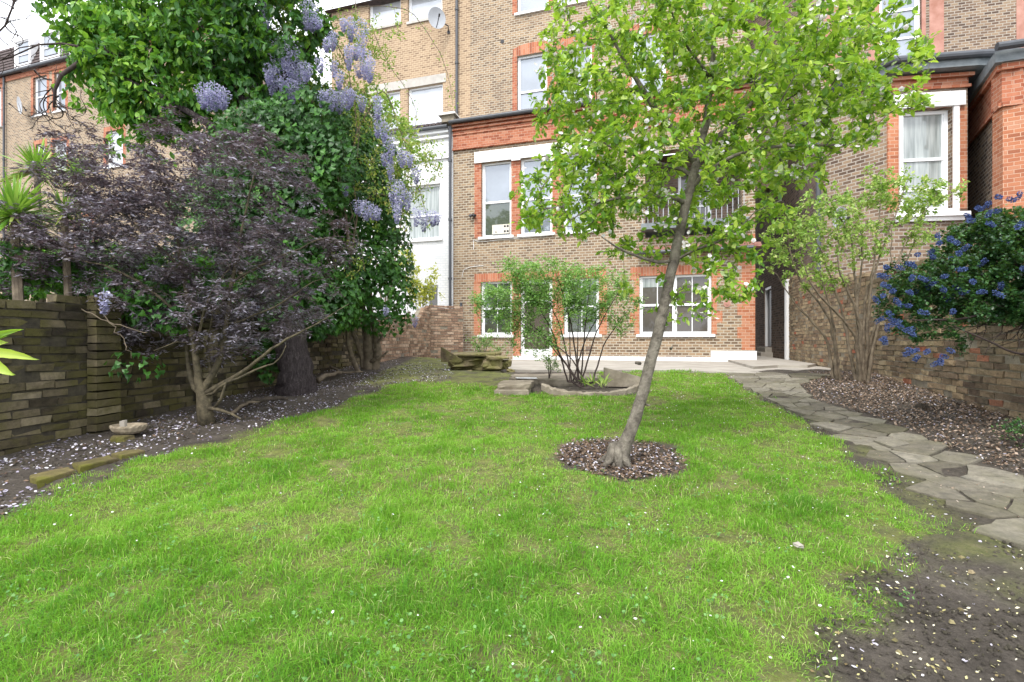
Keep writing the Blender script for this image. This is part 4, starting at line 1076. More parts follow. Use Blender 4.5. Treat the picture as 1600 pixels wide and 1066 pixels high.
# upper storeys behind
FE = Frame(tuple(P(1262, 500, 14.6)[:2]), tuple(P(1720, 500, 12.9)[:2]))
hE = (FE.uv(1374, 500)[0], FE.uv(1440, 500)[0], FE.uv(1400, 104)[1], FE.uv(1400, -60)[1])
walls(FE, NR, 0, FE.L, 5.6, 14.5, [hE], M['stock_brown'], name='upper_wall')
window(FE, NR, hE, glass='glass_sky', rail=.55, transom=(.28,), rec=.1, fw=.08)
MB().box((hE[0] - .28, -.004, hE[2] - .3), (hE[0], .05, 14)).build('brick_surround', M['pinkrender'], NR, frame=FE); MB().box((hE[1], -.006, hE[2] - .3), (hE[1] + .10, .05, 14)).build('brick_surround', M['pinkrender'], NR, frame=FE)
for px_, w_ in ((1452, .35), (1588, .8), (1288, .45)): a = FE.uv(px_, 500)[0]; MB().box((a, -.006, 5.7), (a + w_, .04, 14)).build('render_strip', M['pinkrender'], NR, frame=FE)
# brown brick return of the upper storeys
FE2 = Frame((P(1262, 500, 14.6)[0] - 1.4, 19), tuple(P(1262, 500, 14.6)[:2])); walls(FE2, NR, 0, FE2.L - .002, 5.6, 14.5, [], M['stock_brown'], name='upper_side_wall')
mb = MB(); mb.prism([tuple(FE.p0 - FE.n * .2), tuple(FE.p0 + FE.d * FE.L - FE.n * .2), tuple(FE.p0 + FE.d * FE.L + FE.n * 6), tuple(FE.p0 + FE.n * 6)], PATZ + 14.5, PATZ + 14.7); mb.build('roof', M['tile'], NR)
dish('satellite_dish', tuple(P(1310, 340, 9.6)), .19, R(20), R(-15), 'small pale satellite dish on the canted brick wall behind the right shrub', (P(1318, 345, 10.3)[0], 10.35, P(1318, 345, 10.3)[2]))
# --- farther right projection of orange brick
pE = P(1520, 533, 10.6)[:2] ; pF = P(1567, 533, 9.0)[:2]; pG = P(1760, 533, 8.5)[:2]
OR = root('brick_house', (pF[0], pF[1], PATZ), 'orange brick corner of a neighbouring house at the right edge above the blue shrub', 'house')
pE = pE + (pE - pF) / np.hypot(*(pE - pF)) * 2.2; pE = pE + np.array([-.25, 0]) * 0; FF = Frame(pE, pF); FG = Frame(pF, pG); vO = FG.uv(1585, 100)[1]
FFs = .55
_f = Frame(tuple(np.array(pD) + [0.0, .31]), tuple(pE + (pE - pF) * .0 + [0.3, .1])); walls(_f, NR, 0, _f.L, -.2, vgD, [], M['stock_dark'], name='recess_wall')
walls(FF, OR, 0, FF.L - FFs, -.2, vO - .75, [], M['stock_brown'], name='side_wall'); walls(FF, OR, FF.L - FFs + .001, FF.L, -.2, vO - .75, [], M['orange'], y=-.004, name='corner_quoin')
walls(FF, OR, 0, FF.L, vO - .749, vO, [], M['red'], y=-.03, name='brick_frieze')
walls(FG, OR, 0, .42, -.2, vO - .75, [], M['orange'], y=-.004, name='corner_quoin'); walls(FG, OR, .421, FG.L, -.2, vO - .75, [], M['stock_brown'], name='wall')
walls(FG, OR, -.03, FG.L, vO - .749, vO, [], M['red'], y=-.03, name='brick_frieze')
m = MB(); m.box((0, -.07, vO - .78), (FF.L + .04, -.031, vO - .7)); m.box((0, -.10, vO - .12), (FF.L + .06, -.031, vO)); m.build('cornice', M['red'], OR, frame=FF)
m = MB(); m.box((-.04, -.07, vO - .78), (FG.L, -.031, vO - .7)); m.box((-.06, -.10, vO - .12), (FG.L, -.031, vO)); m.build('cornice', M['red'], OR, frame=FG)
m = MB(); m.prism([tuple(FF.p0 - FF.n * .2), tuple(np.array(pF) - FF.n * .2 - FG.n * .2), tuple(np.array(pG) - FG.n * .2), (pG[0], 12), (pE[0], 12)], PATZ + vO, PATZ + vO + .2); m.build('lead_roof', M['lead'], OR)
gutter(FG, OR, -.25, FG.L, -.3, vO + .22, .07)

# ------------------------------------------------------------------ small things on the ground
def slab(name, poly, z0, z1, mat, label, cat, group=None, jit=.006, tilt=(0, 0), t=.5, rough=.012):
    p = [np.array(q[:2], float) for q in poly]; c = np.mean(p, axis=0); out = []
    for a, b in zip(p, p[1:] + p[:1]):
        k = max(1, int(np.hypot(*(b - a)) / .07))
        for i in range(k): out.append(a + (b - a) * i / k + rng.normal(0, rough, 2))
    out = np.array(out); n = len(out)
    top = z1 + (out - c) @ np.array(tilt) + rng.normal(0, .002, n)
    ins = c + (out - c) * .96
    lo = np.column_stack([c + (out - c) * .97, np.full(n, z0)]); m1 = np.column_stack([out + rng.normal(0, .004, (n, 2)), lerp(z0, top, .5)]); m2 = np.column_stack([out, top - .008]); hi = np.column_stack([ins, top])
    V = np.vstack([lo, m1, m2, hi]); i = np.arange(n); j = (i + 1) % n
    Fq = np.vstack([np.column_stack([i + k * n, j + k * n, j + (k + 1) * n, i + (k + 1) * n]) for k in range(3)])
    rt_loc = np.array([c[0], c[1], z0])
    mb = MB(); mb.add(V - rt_loc, [Fq, np.array([3 * n + i])], t); o = mb.build(name, mat); o.location = rt_loc
    return tag(o, label, cat, group)
def gp(*pts): return [G(*q) for q in pts]

# mossy kerb pieces at the left edge of the lawn
for pts, lb in (([(46, 752), (106, 734), (122, 741), (62, 762)], 'mossy stone edging piece, nearest of three at the left lawn edge'),
                ([(110, 733), (168, 716), (186, 722), (126, 741)], 'mossy stone edging piece, middle one of three at the left lawn edge'),
                ([(172, 716), (212, 706), (228, 710), (188, 721)], 'mossy stone edging piece, farthest of three at the left lawn edge')):
    q = gp(*pts); z = np.mean([v[2] for v in q]); slab('edging_stone', q, z - .06, z + .035, M['mosskerb'], lb, 'edging stone', 'mossy edging stones', t=rng.random())
# two stone steps
q = gp((773, 618), (826, 618), (832, 606), (781, 606)); z = float(q[0][2])
slab('step_slab', q, z - .05, z + .07, M['concrete_dark'], 'lower concrete slab of two stacked as a step beside the planter', 'slab', 'concrete step slabs', t=.4)
q2 = [v + np.array([.03, .08, 0]) for v in q]; slab('step_slab', q2, z + .072, z + .145, M['concrete_dark'], 'upper concrete slab of two stacked as a step beside the planter', 'slab', 'concrete step slabs', t=.6, tilt=(.02, .01))
# rockery
zr = 9.2
def rock(px, py, rx, ry, rz, rot, label, sharp=.42, t=.5):
    c = np.array(px if isinstance(px, tuple) else G(px, py)); c = c.copy()
    mb = MB(); nlat, nlon = 9, 14; V = []
    sd = rng.uniform(0, 50, 3)
    for i in range(nlat + 1):
        th = math.pi * i / nlat
        for j in range(nlon):
            a = 2 * math.pi * j / nlon; v = Vector((math.sin(th) * math.cos(a), math.sin(th) * math.sin(a), math.cos(th)))
            k = 1 + sharp * mnoise.noise(v * 1.7 + Vector(sd)) * 2 + .12 * mnoise.noise(v * 5 + Vector(sd))
            e = [math.copysign(abs(q) ** .72, q) for q in v]
            V.append((e[0] * rx * k, e[1] * ry * k, max(-.9, min(1, e[2])) * rz * (1 + .5 * (k - 1))))
    Fq = []
    for i in range(nlat):
        for j in range(nlon): Fq.append((i * nlon + j, (i + 1) * nlon + j, (i + 1) * nlon + (j + 1) % nlon, i * nlon + (j + 1) % nlon))
    V = np.array(V); cz, sz = math.cos(rot), math.sin(rot); V = np.column_stack([V[:, 0] * cz - V[:, 1] * sz, V[:, 0] * sz + V[:, 1] * cz, V[:, 2]])
    mb.add(V, [np.array(Fq)], t); o = mb.build('rock', M['rock']); o.location = c
    return tag(o, label, 'rock', 'rockery stones')
def PR(px, py, z=zr): q = P(px, py, z); return (q[0], q[1], q[2])
rock(PR(742, 567), 0, .42, .34, .14, .1, 'widest mossy boulder in the middle of the rockery pile', t=.3)
rock(PR(768, 569, 8.9), 0, .17, .14, .11, .5, 'green mossy block at the front right of the rockery pile', t=.8)
rock(PR(786, 570, 9.0), 0, .13, .12, .10, -.3, 'small rough stone at the right end of the rockery pile', t=.6)
rock(PR(716, 569, 9.0), 0, .16, .14, .10, .8, 'rounded brown stone at the left front of the rockery pile', t=.4)
rock(PR(798, 580, 8.9), 0, .07, .06, .045, .2, 'fist sized stone lying right of the rockery pile', t=.7)
rock(PR(733, 581, 8.8), 0, .06, .05, .03, .6, 'small flat stone lying in front of the rockery pile', t=.8)
def flat(c, w_, d_, h, rz, tilt, lb, t=.5):
    a = np.array(c); cz, sz = math.cos(rz), math.sin(rz)
    poly = [(a[0] + x * cz - y * sz, a[1] + x * sz + y * cz) for x, y in ((-w_, -d_), (-.3 * w_, -d_ * 1.2), (w_ * .8, -d_), (w_ * 1.05, .2 * d_), (w_ * .6, d_), (-w_ * .8, d_ * .9))]
    return slab('rock_slab', poly, a[2], a[2] + h, M['rock'], lb, 'rock', 'rockery stones', tilt=tilt, t=t, rough=.02)
flat(PR(742, 556), .50, .32, .06, .05, (.03, .04), 'broad flat stone lying across the top of the rockery pile', .6)
flat(PR(775, 561, 9.0), .22, .22, .06, .4, (-.1, .05), 'flat mossy stone on the top right of the rockery pile', .8)
flat(PR(706, 566, 8.9), .20, .05, .16, -.45, (-.55, 0), 'dark slab leaning against the left of the rockery pile', .1)
# planter of curved concrete kerb
def kerbring():
    top = [(846, 600), (856, 606), (880, 611), (915, 614), (955, 613), (985, 608), (1003, 599)]
    c = [P(px, py, z) for (px, py), z in zip(top, (6.75, 6.5, 6.35, 6.3, 6.4, 6.6, 6.9))]
    rt = root('planter_kerb', (c[3][0], c[3][1] + .4, float(H(c[3][0], 6.5))), 'curved concrete kerb ringing the feathery shrub planting pocket', 'planter')
    mb = MB(); n = len(c); t = np.linspace(0, n - 1, 40); cc = np.column_stack([np.interp(t, range(n), [v[k] for v in c]) for k in range(3)])
    for _ in range(6): cc[1:-1] = (cc[:-2] + cc[1:-1] * 2 + cc[2:]) / 4
    d = np.gradient(cc, axis=0); nn = unit(np.column_stack([-d[:, 1], d[:, 0], np.zeros(len(d))]))
    V = []
    for p_, q in zip(cc, nn):
        g = float(H(p_[0], p_[1])) - .05; r = rng.normal(0, .006, 4)
        V += [(p_[0], p_[1], g), (p_[0] + r[0], p_[1], p_[2] - .01 + r[1]), (p_[0] + q[0] * .015, p_[1] + q[1] * .015, p_[2] + r[1]), (p_[0] + q[0] * .07, p_[1] + q[1] * .07, p_[2] + r[2]), (p_[0] + q[0] * .08, p_[1] + q[1] * .08, g)]
    k = len(cc); i = np.arange(k - 1)[:, None] * 5; j = np.arange(5)[None]
    Fq = np.stack([i + j, i + (j + 1) % 5, i + 5 + (j + 1) % 5, i + 5 + j], -1).reshape(-1, 4)
    mb.add(V, [Fq, np.array([[4, 3, 2, 1, 0], [5 * k - 5, 5 * k - 4, 5 * k - 3, 5 * k - 2, 5 * k - 1]])]); mb.build('kerb', M['concrete_dark'], rt)
    s = MB(); poly = [(v[0], v[1] + .05) for v in cc[2:-2]] + [(1.75, 7.6), (.6, 7.9), (.3, 7.3)]
    z = float(np.mean(cc[:, 2])) - .02; s.prism(poly, z - .15, z - .005, t=0., jit=.004); s.build('planting_soil', M['soil'], rt)
kerbring()
q = [P(*v) for v in ((943, 606, 7.0), (1003, 608, 7.0), (1001, 600, 7.15), (948, 590, 7.15))]
slab('broken_slab', [(v[0], v[1] + .0) for v in (P(943, 600, 6.95), P(1004, 603, 6.9), P(1004, 603, 7.0), P(946, 600, 7.1))], 0.60, .80, M['concrete_dark'], 'broken brown slab standing on edge at the right of the planter', 'slab', tilt=(-.25, 0), t=.5)
slab('broken_slab', [P(800, 590, 7.4)[:2], P(880, 600, 7.1)[:2], P(935, 590, 7.6)[:2], P(935, 583, 8.5)[:2], P(800, 583, 8.5)[:2]], .55, .685, M['concrete_dark'], 'broken concrete shelf jutting from the patio above the planter', 'slab', tilt=(0, 0), t=.7, rough=.02)
slab('marble_offcut', [P(808, 594, 7.3)[:2], P(840, 595, 7.2)[:2], P(838, 592, 7.35)[:2], P(806, 590, 7.4)[:2]], .688, .70, M['white'], 'thin white stone offcut lying on the broken patio edge', 'offcut', rough=.003)
# round pot saucer with a stone in it, by the left wall
def basket():
    g = G(201, 682); c = np.array([g[0], g[1] + .0, g[2] + .03])
    rt = root('round_basket', c, 'small ribbed round stone bowl holding a chunk of stone by the left wall', 'bowl')
    mb = MB(); k = 36; prof = [(.075, 0), (.10, .025), (.115, .06), (.118, .075), (.104, .075), (.096, .05), (.06, .022), (0.001, .02)]
    V = []
    for j in range(k):
        a = 2 * math.pi * j / k; rib = 1 + (.05 if j % 2 else 0)
        for i, (r, z) in enumerate(prof):
            rr = r * (rib if i in (1, 2) else 1); V.append((rr * math.cos(a) * 1.25, rr * math.sin(a), z))
    n = len(prof); Fq = [(j * n + i, ((j + 1) % k) * n + i, ((j + 1) % k) * n + i + 1, j * n + i + 1) for j in range(k) for i in range(n - 1)]
    mb.add(np.array(V) + c, Fq); mb.build('bowl', noisy('worn_stoneware', (.20, .16, .11), (.4, .34, .25), 20, .9, .4), rt)
    s = MB(); s.box((-.07, -.02, .02), (-.02, .01, .115), jit=.006); s.V[-1] = s.V[-1] + c; s.build('stone_chunk', M['concrete'], rt)
basket()
# half brick under it, stump, litter flake, cut logs and sticks
g = G(182, 690); slab('loose_brick', [(g[0] - .05, g[1] - .03), (g[0] + .1, g[1] - .03), (g[0] + .1, g[1] + .06), (g[0] - .05, g[1] + .06)], g[2] - .02, g[2] + .045, M['mosskerb'], 'mossy half brick lying beside the stone bowl', 'brick')
def stump():
    g = G(1441, 640); mb = MB(); k = 11; V = []
    for z, r in ((-.03, .075), (.02, .06), (.055, .055)):
        for j in range(k): a = j * 2 * math.pi / k; rr = r * (1 + .22 * mnoise.noise(Vector((math.cos(a) * 2, math.sin(a) * 2, 1)))); V.append((rr * math.cos(a), rr * math.sin(a), z + (rng.normal(0, .008) if z > .05 else 0)))
    Fq = [(i * k + j, i * k + (j + 1) % k, (i + 1) * k + (j + 1) % k, (i + 1) * k + j) for i in range(2) for j in range(k)]; mb.add(V, Fq + [tuple(2 * k + j for j in range(k))])
    o = mb.build('tree_stump', M['dark_bark']); o.location = g; tag(o, 'tiny dark cut stump in the wood chips near the right wall', 'stump')
stump()
g = G(1247, 866); o = MB().box((-.02, -.015, .0), (.02, .015, .014), jit=.004).build('white_chip', M['concrete']); o.location = g + np.array([0, 0, .035]); o.rotation_euler = (.2, .1, .4); tag(o, 'pale square stone chip lying on the lawn at right', 'stone chip')
def stick(name, pts, r, mat, label, cat='branch', group=None):
    pts = np.array(pts); rt = pts[0].copy(); mb = MB()
    n = 12; t = np.linspace(0, len(pts) - 1, n); pp = np.column_stack([np.interp(t, range(len(pts)), pts[:, k]) for k in range(3)]); pp[1:-1] += rng.normal(0, .01, (n - 2, 3))
    mb.tube(pp - rt, np.linspace(r, r * .6, n), 7, rough=.1); o = mb.build(name, mat, smooth=True); o.location = rt; return tag(o, label, cat, group)
def gz(px, py, up=0): v = G(px, py).copy(); v[2] += up; return v
stick('fallen_branch', [gz(497, 600, .05), gz(510, 596, .10), gz(533, 590, .08)], .045, M['pale_bark'], 'stubby cut log lying between the dark trunk and the ivy stem')
stick('fallen_branch', [gz(516, 582, .10), gz(530, 587, .06), gz(567, 586, .05)], .025, M['pale_bark'], 'thin curved bare branch lying against the ivy stem', )
stick('fallen_branch', [gz(362, 655, .06), gz(385, 640, .07), gz(416, 634, .06)], .02, M['pale_bark'], 'thin bare stick lying on the bed left of the dark trunk')
stick('fallen_branch', [gz(372, 640, .05), gz(420, 634, .08), gz(450, 630, .05)], .035, M['dark_bark'], 'short dark log lying at the foot of the left wall beside the dark trunk')

# ------------------------------------------------------------------ trees and shrubs
def clumps(A, par, tips, per, spread, droop=0., along=.5):
    """leaf base points and directions around twig ends"""
    n = len(tips); base = np.repeat(A[tips], per, axis=0); td = np.repeat(tipdirs(A, par, tips), per, axis=0)
    back = rng.random((n * per, 1)) * along
    pos = base - td * back * spread * 3 + rng.normal(0, spread * .35, (n * per, 3))
    d = unit(td * .6 + rvec(n * per) * .9 + np.array([0, 0, -droop]))
    return pos, d

# --- apple tree
def apple():
    zc = 3.75; b = G(965, 727)
    def Q(px, py, z): return P(px, py, z)
    trunk = [b + np.array([0, 0, -.06]), b + np.array([.015, .0, .06]), Q(985, 675, 3.62), Q(1003, 620, 3.64), Q(1020, 560, 3.66), Q(1037, 480, 3.68), Q(1050, 420, 3.7), Q(1060, 370, 3.7), Q(1074, 310, 3.72), Q(1088, 255, 3.74)]
    tr = [.080, .060, .046, .043, .041, .040, .039, .037, .035, .033]
    limbs = [(trunk, tr),
             ([Q(1088, 255, 3.74), Q(1060, 210, 3.72), Q(1030, 180, 3.68), Q(985, 110, 3.6), Q(945, 40, 3.5)], [.030, .026, .022, .015, .007]),
             ([Q(1088, 255, 3.74), Q(1104, 190, 3.8), Q(1112, 120, 3.9), Q(1118, 20, 4.0), Q(1120, -60, 4.0)], [.034, .030, .022, .014, .006]),
             ([Q(1090, 250, 3.74), Q(1125, 210, 3.75), Q(1160, 185, 3.8), Q(1215, 90, 3.9), Q(1260, 10, 4.0)], [.024, .022, .018, .013, .006]),
             ([Q(1072, 315, 3.72), Q(1040, 306, 3.6), Q(1000, 308, 3.5), Q(950, 305, 3.4), Q(890, 345, 3.35)], [.018, .015, .012, .009, .004]),
             ([Q(1052, 415, 3.7), Q(1010, 408, 3.6), Q(975, 395, 3.5), Q(940, 370, 3.45)], [.014, .012, .009, .004]),
             ([Q(1080, 290, 3.73), Q(1120, 255, 3.6), Q(1170, 232, 3.5), Q(1250, 225, 3.45), Q(1340, 232, 3.4), Q(1385, 180, 3.4)], [.018, .015, .012, .010, .007, .003]),
             ([Q(1055, 400, 3.7), Q(1110, 385, 3.6), Q(1150, 370, 3.5), Q(1180, 330, 3.45)], [.012, .010, .008, .003]),
             ([Q(1085, 270, 3.74), Q(1010, 250, 4.1), Q(930, 220, 4.4), Q(880, 170, 4.5)], [.018, .014, .010, .004]),
             ([Q(1035, 500, 3.68), Q(1045, 488, 3.6), Q(1048, 470, 3.55)], [.009, .007, .004]),
             ([Q(1112, 120, 3.9), Q(1060, 60, 3.8), Q(1040, -20, 3.7)], [.014, .009, .004])]
    ells = [(1090, 170, 270, 190, 1.0), (925, 305, 130, 85, .7), (850, 325, 66, 52, .35), (815, 335, 30, 30, .2), (900, 300, 100, 70, .6), (1255, 160, 160, 150, .8), (1095, 375, 90, 75, .5), (1000, 70, 165, 130, .9), (1130, 425, 66, 68, .4, -.15),
            (1080, 470, 66, 38, .35, -.15), (1150, 445, 36, 40, .3, -.15), (1000, 440, 40, 20, .25), (1345, 110, 95, 75, .4), (1190, 330, 60, 65, .4), (1395, 70, 42, 28, .18), (930, 180, 95, 60, .5), (1200, 40, 200, 110, .8), (870, 150, 50, 60, .3), (955, 385, 60, 32, .3)]
    T = blob_pts(ells, 2650, zc); T = T[vnoise(T[:, 0] * 1.2 + T[:, 1], T[:, 2] * 1.2 + 3, .22) > .27]
    # keep the lower left corner open, where the facade shows
    px = T[:, 0] / T[:, 1] * F + 800; py = 533 - (T[:, 2] - EYE) / T[:, 1] * F
    T = T[~((px < 800) & (py < 270)) & ~((px > 1290) & (py > 235))]
    A, par, rad, tips = grow(limbs, T, step=.10, jit=.012, tip=.0017, bow=.12)
    rt = root('apple_tree', b, 'leaning apple tree with fresh green leaves and white blossom in a mulch circle', 'tree')
    tb = MB(); branch_mesh(tb, A, par, rad, 12, .06)
    # flared roots and a scar at the foot
    for a, l in ((2.6, .17), (3.6, .14), (4.6, .10), (.4, .12), (1.5, .1), (5.4, .12)):
        v = np.array([math.cos(a), math.sin(a), 0]); tb.tube([b + v * .03 + [0, 0, .16], b + v * .06 + [0, 0, .06], b + v * l + [0, 0, -.015]], [.035, .034, .016], 7)
    tb.tube([Q(1048, 545, 3.62), Q(1050, 543, 3.56)], [.011, .009], 6); tb.tube([Q(1010, 632, 3.62), Q(1015, 634, 3.55)], [.009, .006], 6); tb.tube([Q(1000, 568, 3.62), Q(994, 567, 3.58)], [.014, .012], 6)
    tb.build('trunk', M['apple_bark'], rt, smooth=True)
    lb = MB()
    per = 14; pos, d = clumps(A, par, tips, per, .036, .2, 1.1)
    up = unit(np.array([0, 0, 1.]) + rng.normal(0, .8, pos.shape))
    size = rng.uniform(.024, .068, len(pos))
    tt = np.clip(rng.normal(.42, .24, len(pos)) + np.repeat(rng.normal(0, .16, len(tips)), per), 0, 1)
    leaves(lb, LEAF, pos, d, up, size, rng.uniform(.5, .85, len(pos)), tt)
    # leaves along the thinner wood
    thin = np.where((rad < .006))[0]; thin = thin[rng.random(len(thin)) < .45]
    pos = A[thin] + rng.normal(0, .015, (len(thin), 3)); d = unit(rvec(len(thin)) + [0, 0, .3])
    leaves(lb, LEAF, pos, d, unit(np.array([0, 0, 1.]) + rng.normal(0, .6, pos.shape)), rng.uniform(.035, .075, len(thin)), .9)
    lb.build('crown', M['leaf_apple'], rt)
    fb = MB(); sel = tips[rng.random(len(tips)) < .15]
    for t in sel:
        for _ in range(int(rng.integers(3, 6))):
            c = A[t] + rng.normal(0, .03, 3); ax = unit(rng.normal(size=3) + np.array([0, -.5, .6]))[None]
            u = unit(np.cross(ax, rvec(1))); v = np.cross(ax, u); a = np.arange(5) * 2 * math.pi / 5
            dd = np.cos(a)[:, None] * u + np.sin(a)[:, None] * v + ax * .35
            leaves(fb, PETAL, np.repeat(c[None], 5, 0), dd, np.repeat(ax, 5, 0), .019, 1.1)
    fb.build('blossom', M['petal_white'], rt)
apple()

# --- feathery shrub in the planter
def rose():
    b = P(905, 602, 6.75); rt = root('feathery_shrub', b, 'airy green shrub of fine leaves on many thin dark stems inside the concrete kerb', 'shrub')
    ends = [(775, 470), (800, 420), (845, 440), (860, 400), (890, 430), (925, 425), (950, 470), (985, 480), (975, 440), (740, 465), (835, 520), (905, 480)]
    limbs = []
    for i, (x, y) in enumerate(ends):
        s = b + np.array([rng.uniform(-.16, .16), rng.uniform(-.1, .1), -.03]); e = P(x, y, 6.75 + rng.uniform(-.5, .4))
        m = s + (e - s) * .5 + np.array([-(e - s)[0] * .12, 0, .10]); limbs.append(([s, s + (m - s) * .5 + [0, 0, .02], m, e], [.012, .011, .008, .003]))
    ells = [(795, 478, 58, 45, .5), (858, 435, 62, 36, .5), (925, 455, 66, 40, .5), (970, 490, 38, 36, .4), (755, 465, 35, 24, .35), (805, 412, 34, 12, .25), (835, 540, 34, 26, .3), (880, 480, 70, 35, .5), (975, 440, 26, 18, .3), (815, 450, 50, 45, .4), (1000, 475, 15, 20, .2), (800, 520, 30, 22, .25), (860, 520, 25, 30, .3)]
    T = blob_pts(ells, 860, 6.75); A, par, rad, tips = grow(limbs, T, step=.09, jit=.012, tip=.0018, bow=.2)
    mb = MB(); branch_mesh(mb, A, par, rad, 7); mb.build('stems', M['twig'], rt, smooth=True)
    lb = MB(); per = 27; pos, d = clumps(A, par, tips, per, .075, .1, .8)
    leaves(lb, RHOMB, pos, unit(d * [1, 1, .5]), unit(np.array([0, 0, 1.]) + rng.normal(0, .35, pos.shape)), rng.uniform(.026, .052, len(pos)), .9, np.clip(rng.normal(.5, .22, len(pos)) + np.repeat(rng.normal(0, .12, len(tips)), per), 0, 1))
    lb.build('foliage', M['leaf_rose'], rt)
rose()
def tuft(name, px, py, z, n, L, mat, label, cat, col=.5, spreadx=.08, wid=.35):
    b = P(px, py, z); rt = root(name, b, label, cat); mb = MB()
    a = rng.uniform(0, 7, n); el = rng.uniform(.3, 1.3, n); d = np.column_stack([np.cos(a) * np.cos(el), np.sin(a) * np.cos(el), np.sin(el)])
    pos = b + rng.normal(0, spreadx, (n, 3)) * [1, 1, .25]
    leaves(mb, LEAF, pos, d, np.array([0, 0, 1.]) + rng.normal(0, .3, (n, 3)), L * rng.uniform(.6, 1.2, n), wid, rng.uniform(.2, .9, n))
    mb.build('foliage', mat, rt); return rt
tuft('strap_leaf_plant', 930, 602, 6.7, 26, .20, M['leaf_pale'], 'small yellow green strap leaved plant at the foot of the feathery shrub', 'plant', wid=.22)
def littleshrub(px, py, z, ells, n, per, label, leafm, mat, sz, name='small_shrub', tpl=RHOMB, stems=5, cat='shrub', woodr=.008, up=.35, droop=.1, group=None, step=.08):
    b = P(px, py, z); rt = root(name, b, label, cat, group); T = blob_pts(ells, n, z)
    limbs = []
    for i in range(stems):
        e = ells[i % len(ells)]; s = b + np.array([rng.uniform(-.05, .05), rng.uniform(-.05, .05), -.03]); t = P(e[0], e[1], z) + rng.normal(0, .04, 3)
        limbs.append(([s, s + (t - s) * .5 + [0, 0, .04], t], [woodr, woodr * .7, woodr * .3]))
    A, par, rad, tips = grow(limbs, T, step=step, jit=.008, tip=.0015, bow=.15)
    mb = MB(); branch_mesh(mb, A, par, rad, 6); mb.build('stems', mat, rt, smooth=True)
    lb = MB(); pos, d = clumps(A, par, tips, per, sz[1] * 1.3, droop, .8)
    leaves(lb, tpl, pos, d, unit(np.array([0, 0, 1.]) + rng.normal(0, up, pos.shape)), rng.uniform(*sz, len(pos)), .9); lb.build('foliage', leafm, rt)
    return rt
littleshrub(757, 562, 9.4, [(760, 545, 26, 16, .2), (745, 535, 20, 14, .2), (780, 550, 16, 14, .15), (765, 525, 18, 12, .2)], 90, 14, 'small grey green shrub growing behind the rockery pile', M['leaf_rose'], M['twig'], (.025, .05))
littleshrub(862, 590, 7.3, [(858, 565, 14, 18, .12), (870, 572, 10, 14, .1)], 36, 14, 'little greyish seedling shrub left of the feathery shrub stems', M['leaf_rose'], M['twig'], (.02, .04))
littleshrub(1590, 690, 3.75, [(1600, 672, 34, 20, .15), (1570, 668, 14, 10, .1), (1635, 665, 30, 25, .15)], 130, 12, 'low dark green seedling bush at the right edge on the mulch', M['leaf_cean'], M['twig'], (.015, .03))
littleshrub(1410, 930, 1.9, [(1412, 928, 9, 5, .015)], 6, 3, 'tiny weed seedling on the bare soil beside the lawn', M['clover'], M['twig'], (.010, .017), name='weed', stems=2, woodr=.002, cat='weed', tpl=PETAL, step=.02)
littleshrub(1570, 858, 2.55, [(1570, 855, 10, 4, .02)], 9, 4, 'tiny weed seedling against the edge of the stone path', M['clover'], M['twig'], (.010, .017), name='weed', stems=2, woodr=.002, cat='weed', tpl=PETAL, step=.02)

# --- right hand shrub with many grey stems
def rightshrub():
    b = P(1345, 607, 6.9); b2 = P(1312, 603, 7.0); rt = root('multi_stem_shrub', b, 'open many stemmed shrub with pale bark and sparse yellow green leaves by the right wall', 'shrub')
    ends = [(1215, 430, 7.0, 1), (1230, 360, 6.8, 1), (1265, 350, 7.2, 0), (1290, 300, 7.0, 0), (1310, 360, 6.6, 0), (1340, 330, 7.1, 0), (1380, 290, 6.8, 0), (1420, 280, 6.9, 0), (1465, 300, 6.8, 0), (1395, 350, 6.5, 0), (1250, 400, 6.5, 0), (1440, 340, 7.1, 0), (1280, 420, 6.6, 1)]
    limbs = []
    for x, y, z, w_ in ends:
        s = (b2 if w_ else b) + np.array([rng.uniform(-.06, .06), rng.uniform(-.06, .06), -.08]); e = P(x, y, z)
        m = s + (e - s) * .42 + np.array([(e - s)[0] * -.22 + rng.normal(0, .06), 0, .08]); m2 = s + (e - s) * .72 + np.array([(e - s)[0] * -.04 + rng.normal(0, .09), 0, .05 + rng.normal(0, .04)])
        limbs.append(([s, s + (m - s) * .5, m, m2, e], [.026, .022, .017, .011, .004]))
    limbs.append(([b + [0, 0, -.1], b + [0, 0, .1], b + [-.03, 0, .35]], [.07, .05, .03]))
    ells = [(1235, 372, 42, 42, .5), (1290, 330, 60, 40, .5), (1400, 305, 75, 26, .5), (1330, 375, 55, 45, .5), (1255, 425, 40, 30, .4), (1460, 305, 40, 26, .4), (1420, 345, 40, 25, .4), (1215, 400, 22, 28, .3), (1380, 275, 50, 18, .3), (1300, 440, 30, 20, .3), (1435, 380, 26, 18, .3)]
    T = blob_pts(ells, 560, 6.9); A, par, rad, tips = grow(limbs, T, step=.10, jit=.024, tip=.0022, bow=.12)
    mb = MB(); branch_mesh(mb, A, par, rad, 8, .1); mb.build('stems', M['pale_bark'], rt, smooth=True)
    lb = MB(); per = 15; pos, d = clumps(A, par, tips, per, .055, .1, .8)
    leaves(lb, LEAF, pos, d, unit(np.array([0, 0, 1.]) + rng.normal(0, .45, pos.shape)), rng.uniform(.03, .062, len(pos)), .8, np.clip(rng.normal(.5, .25, len(pos)) + np.repeat(rng.normal(0, .15, len(tips)), per), 0, 1))
    lb.build('foliage', M['leaf_pale'], rt)
rightshrub()

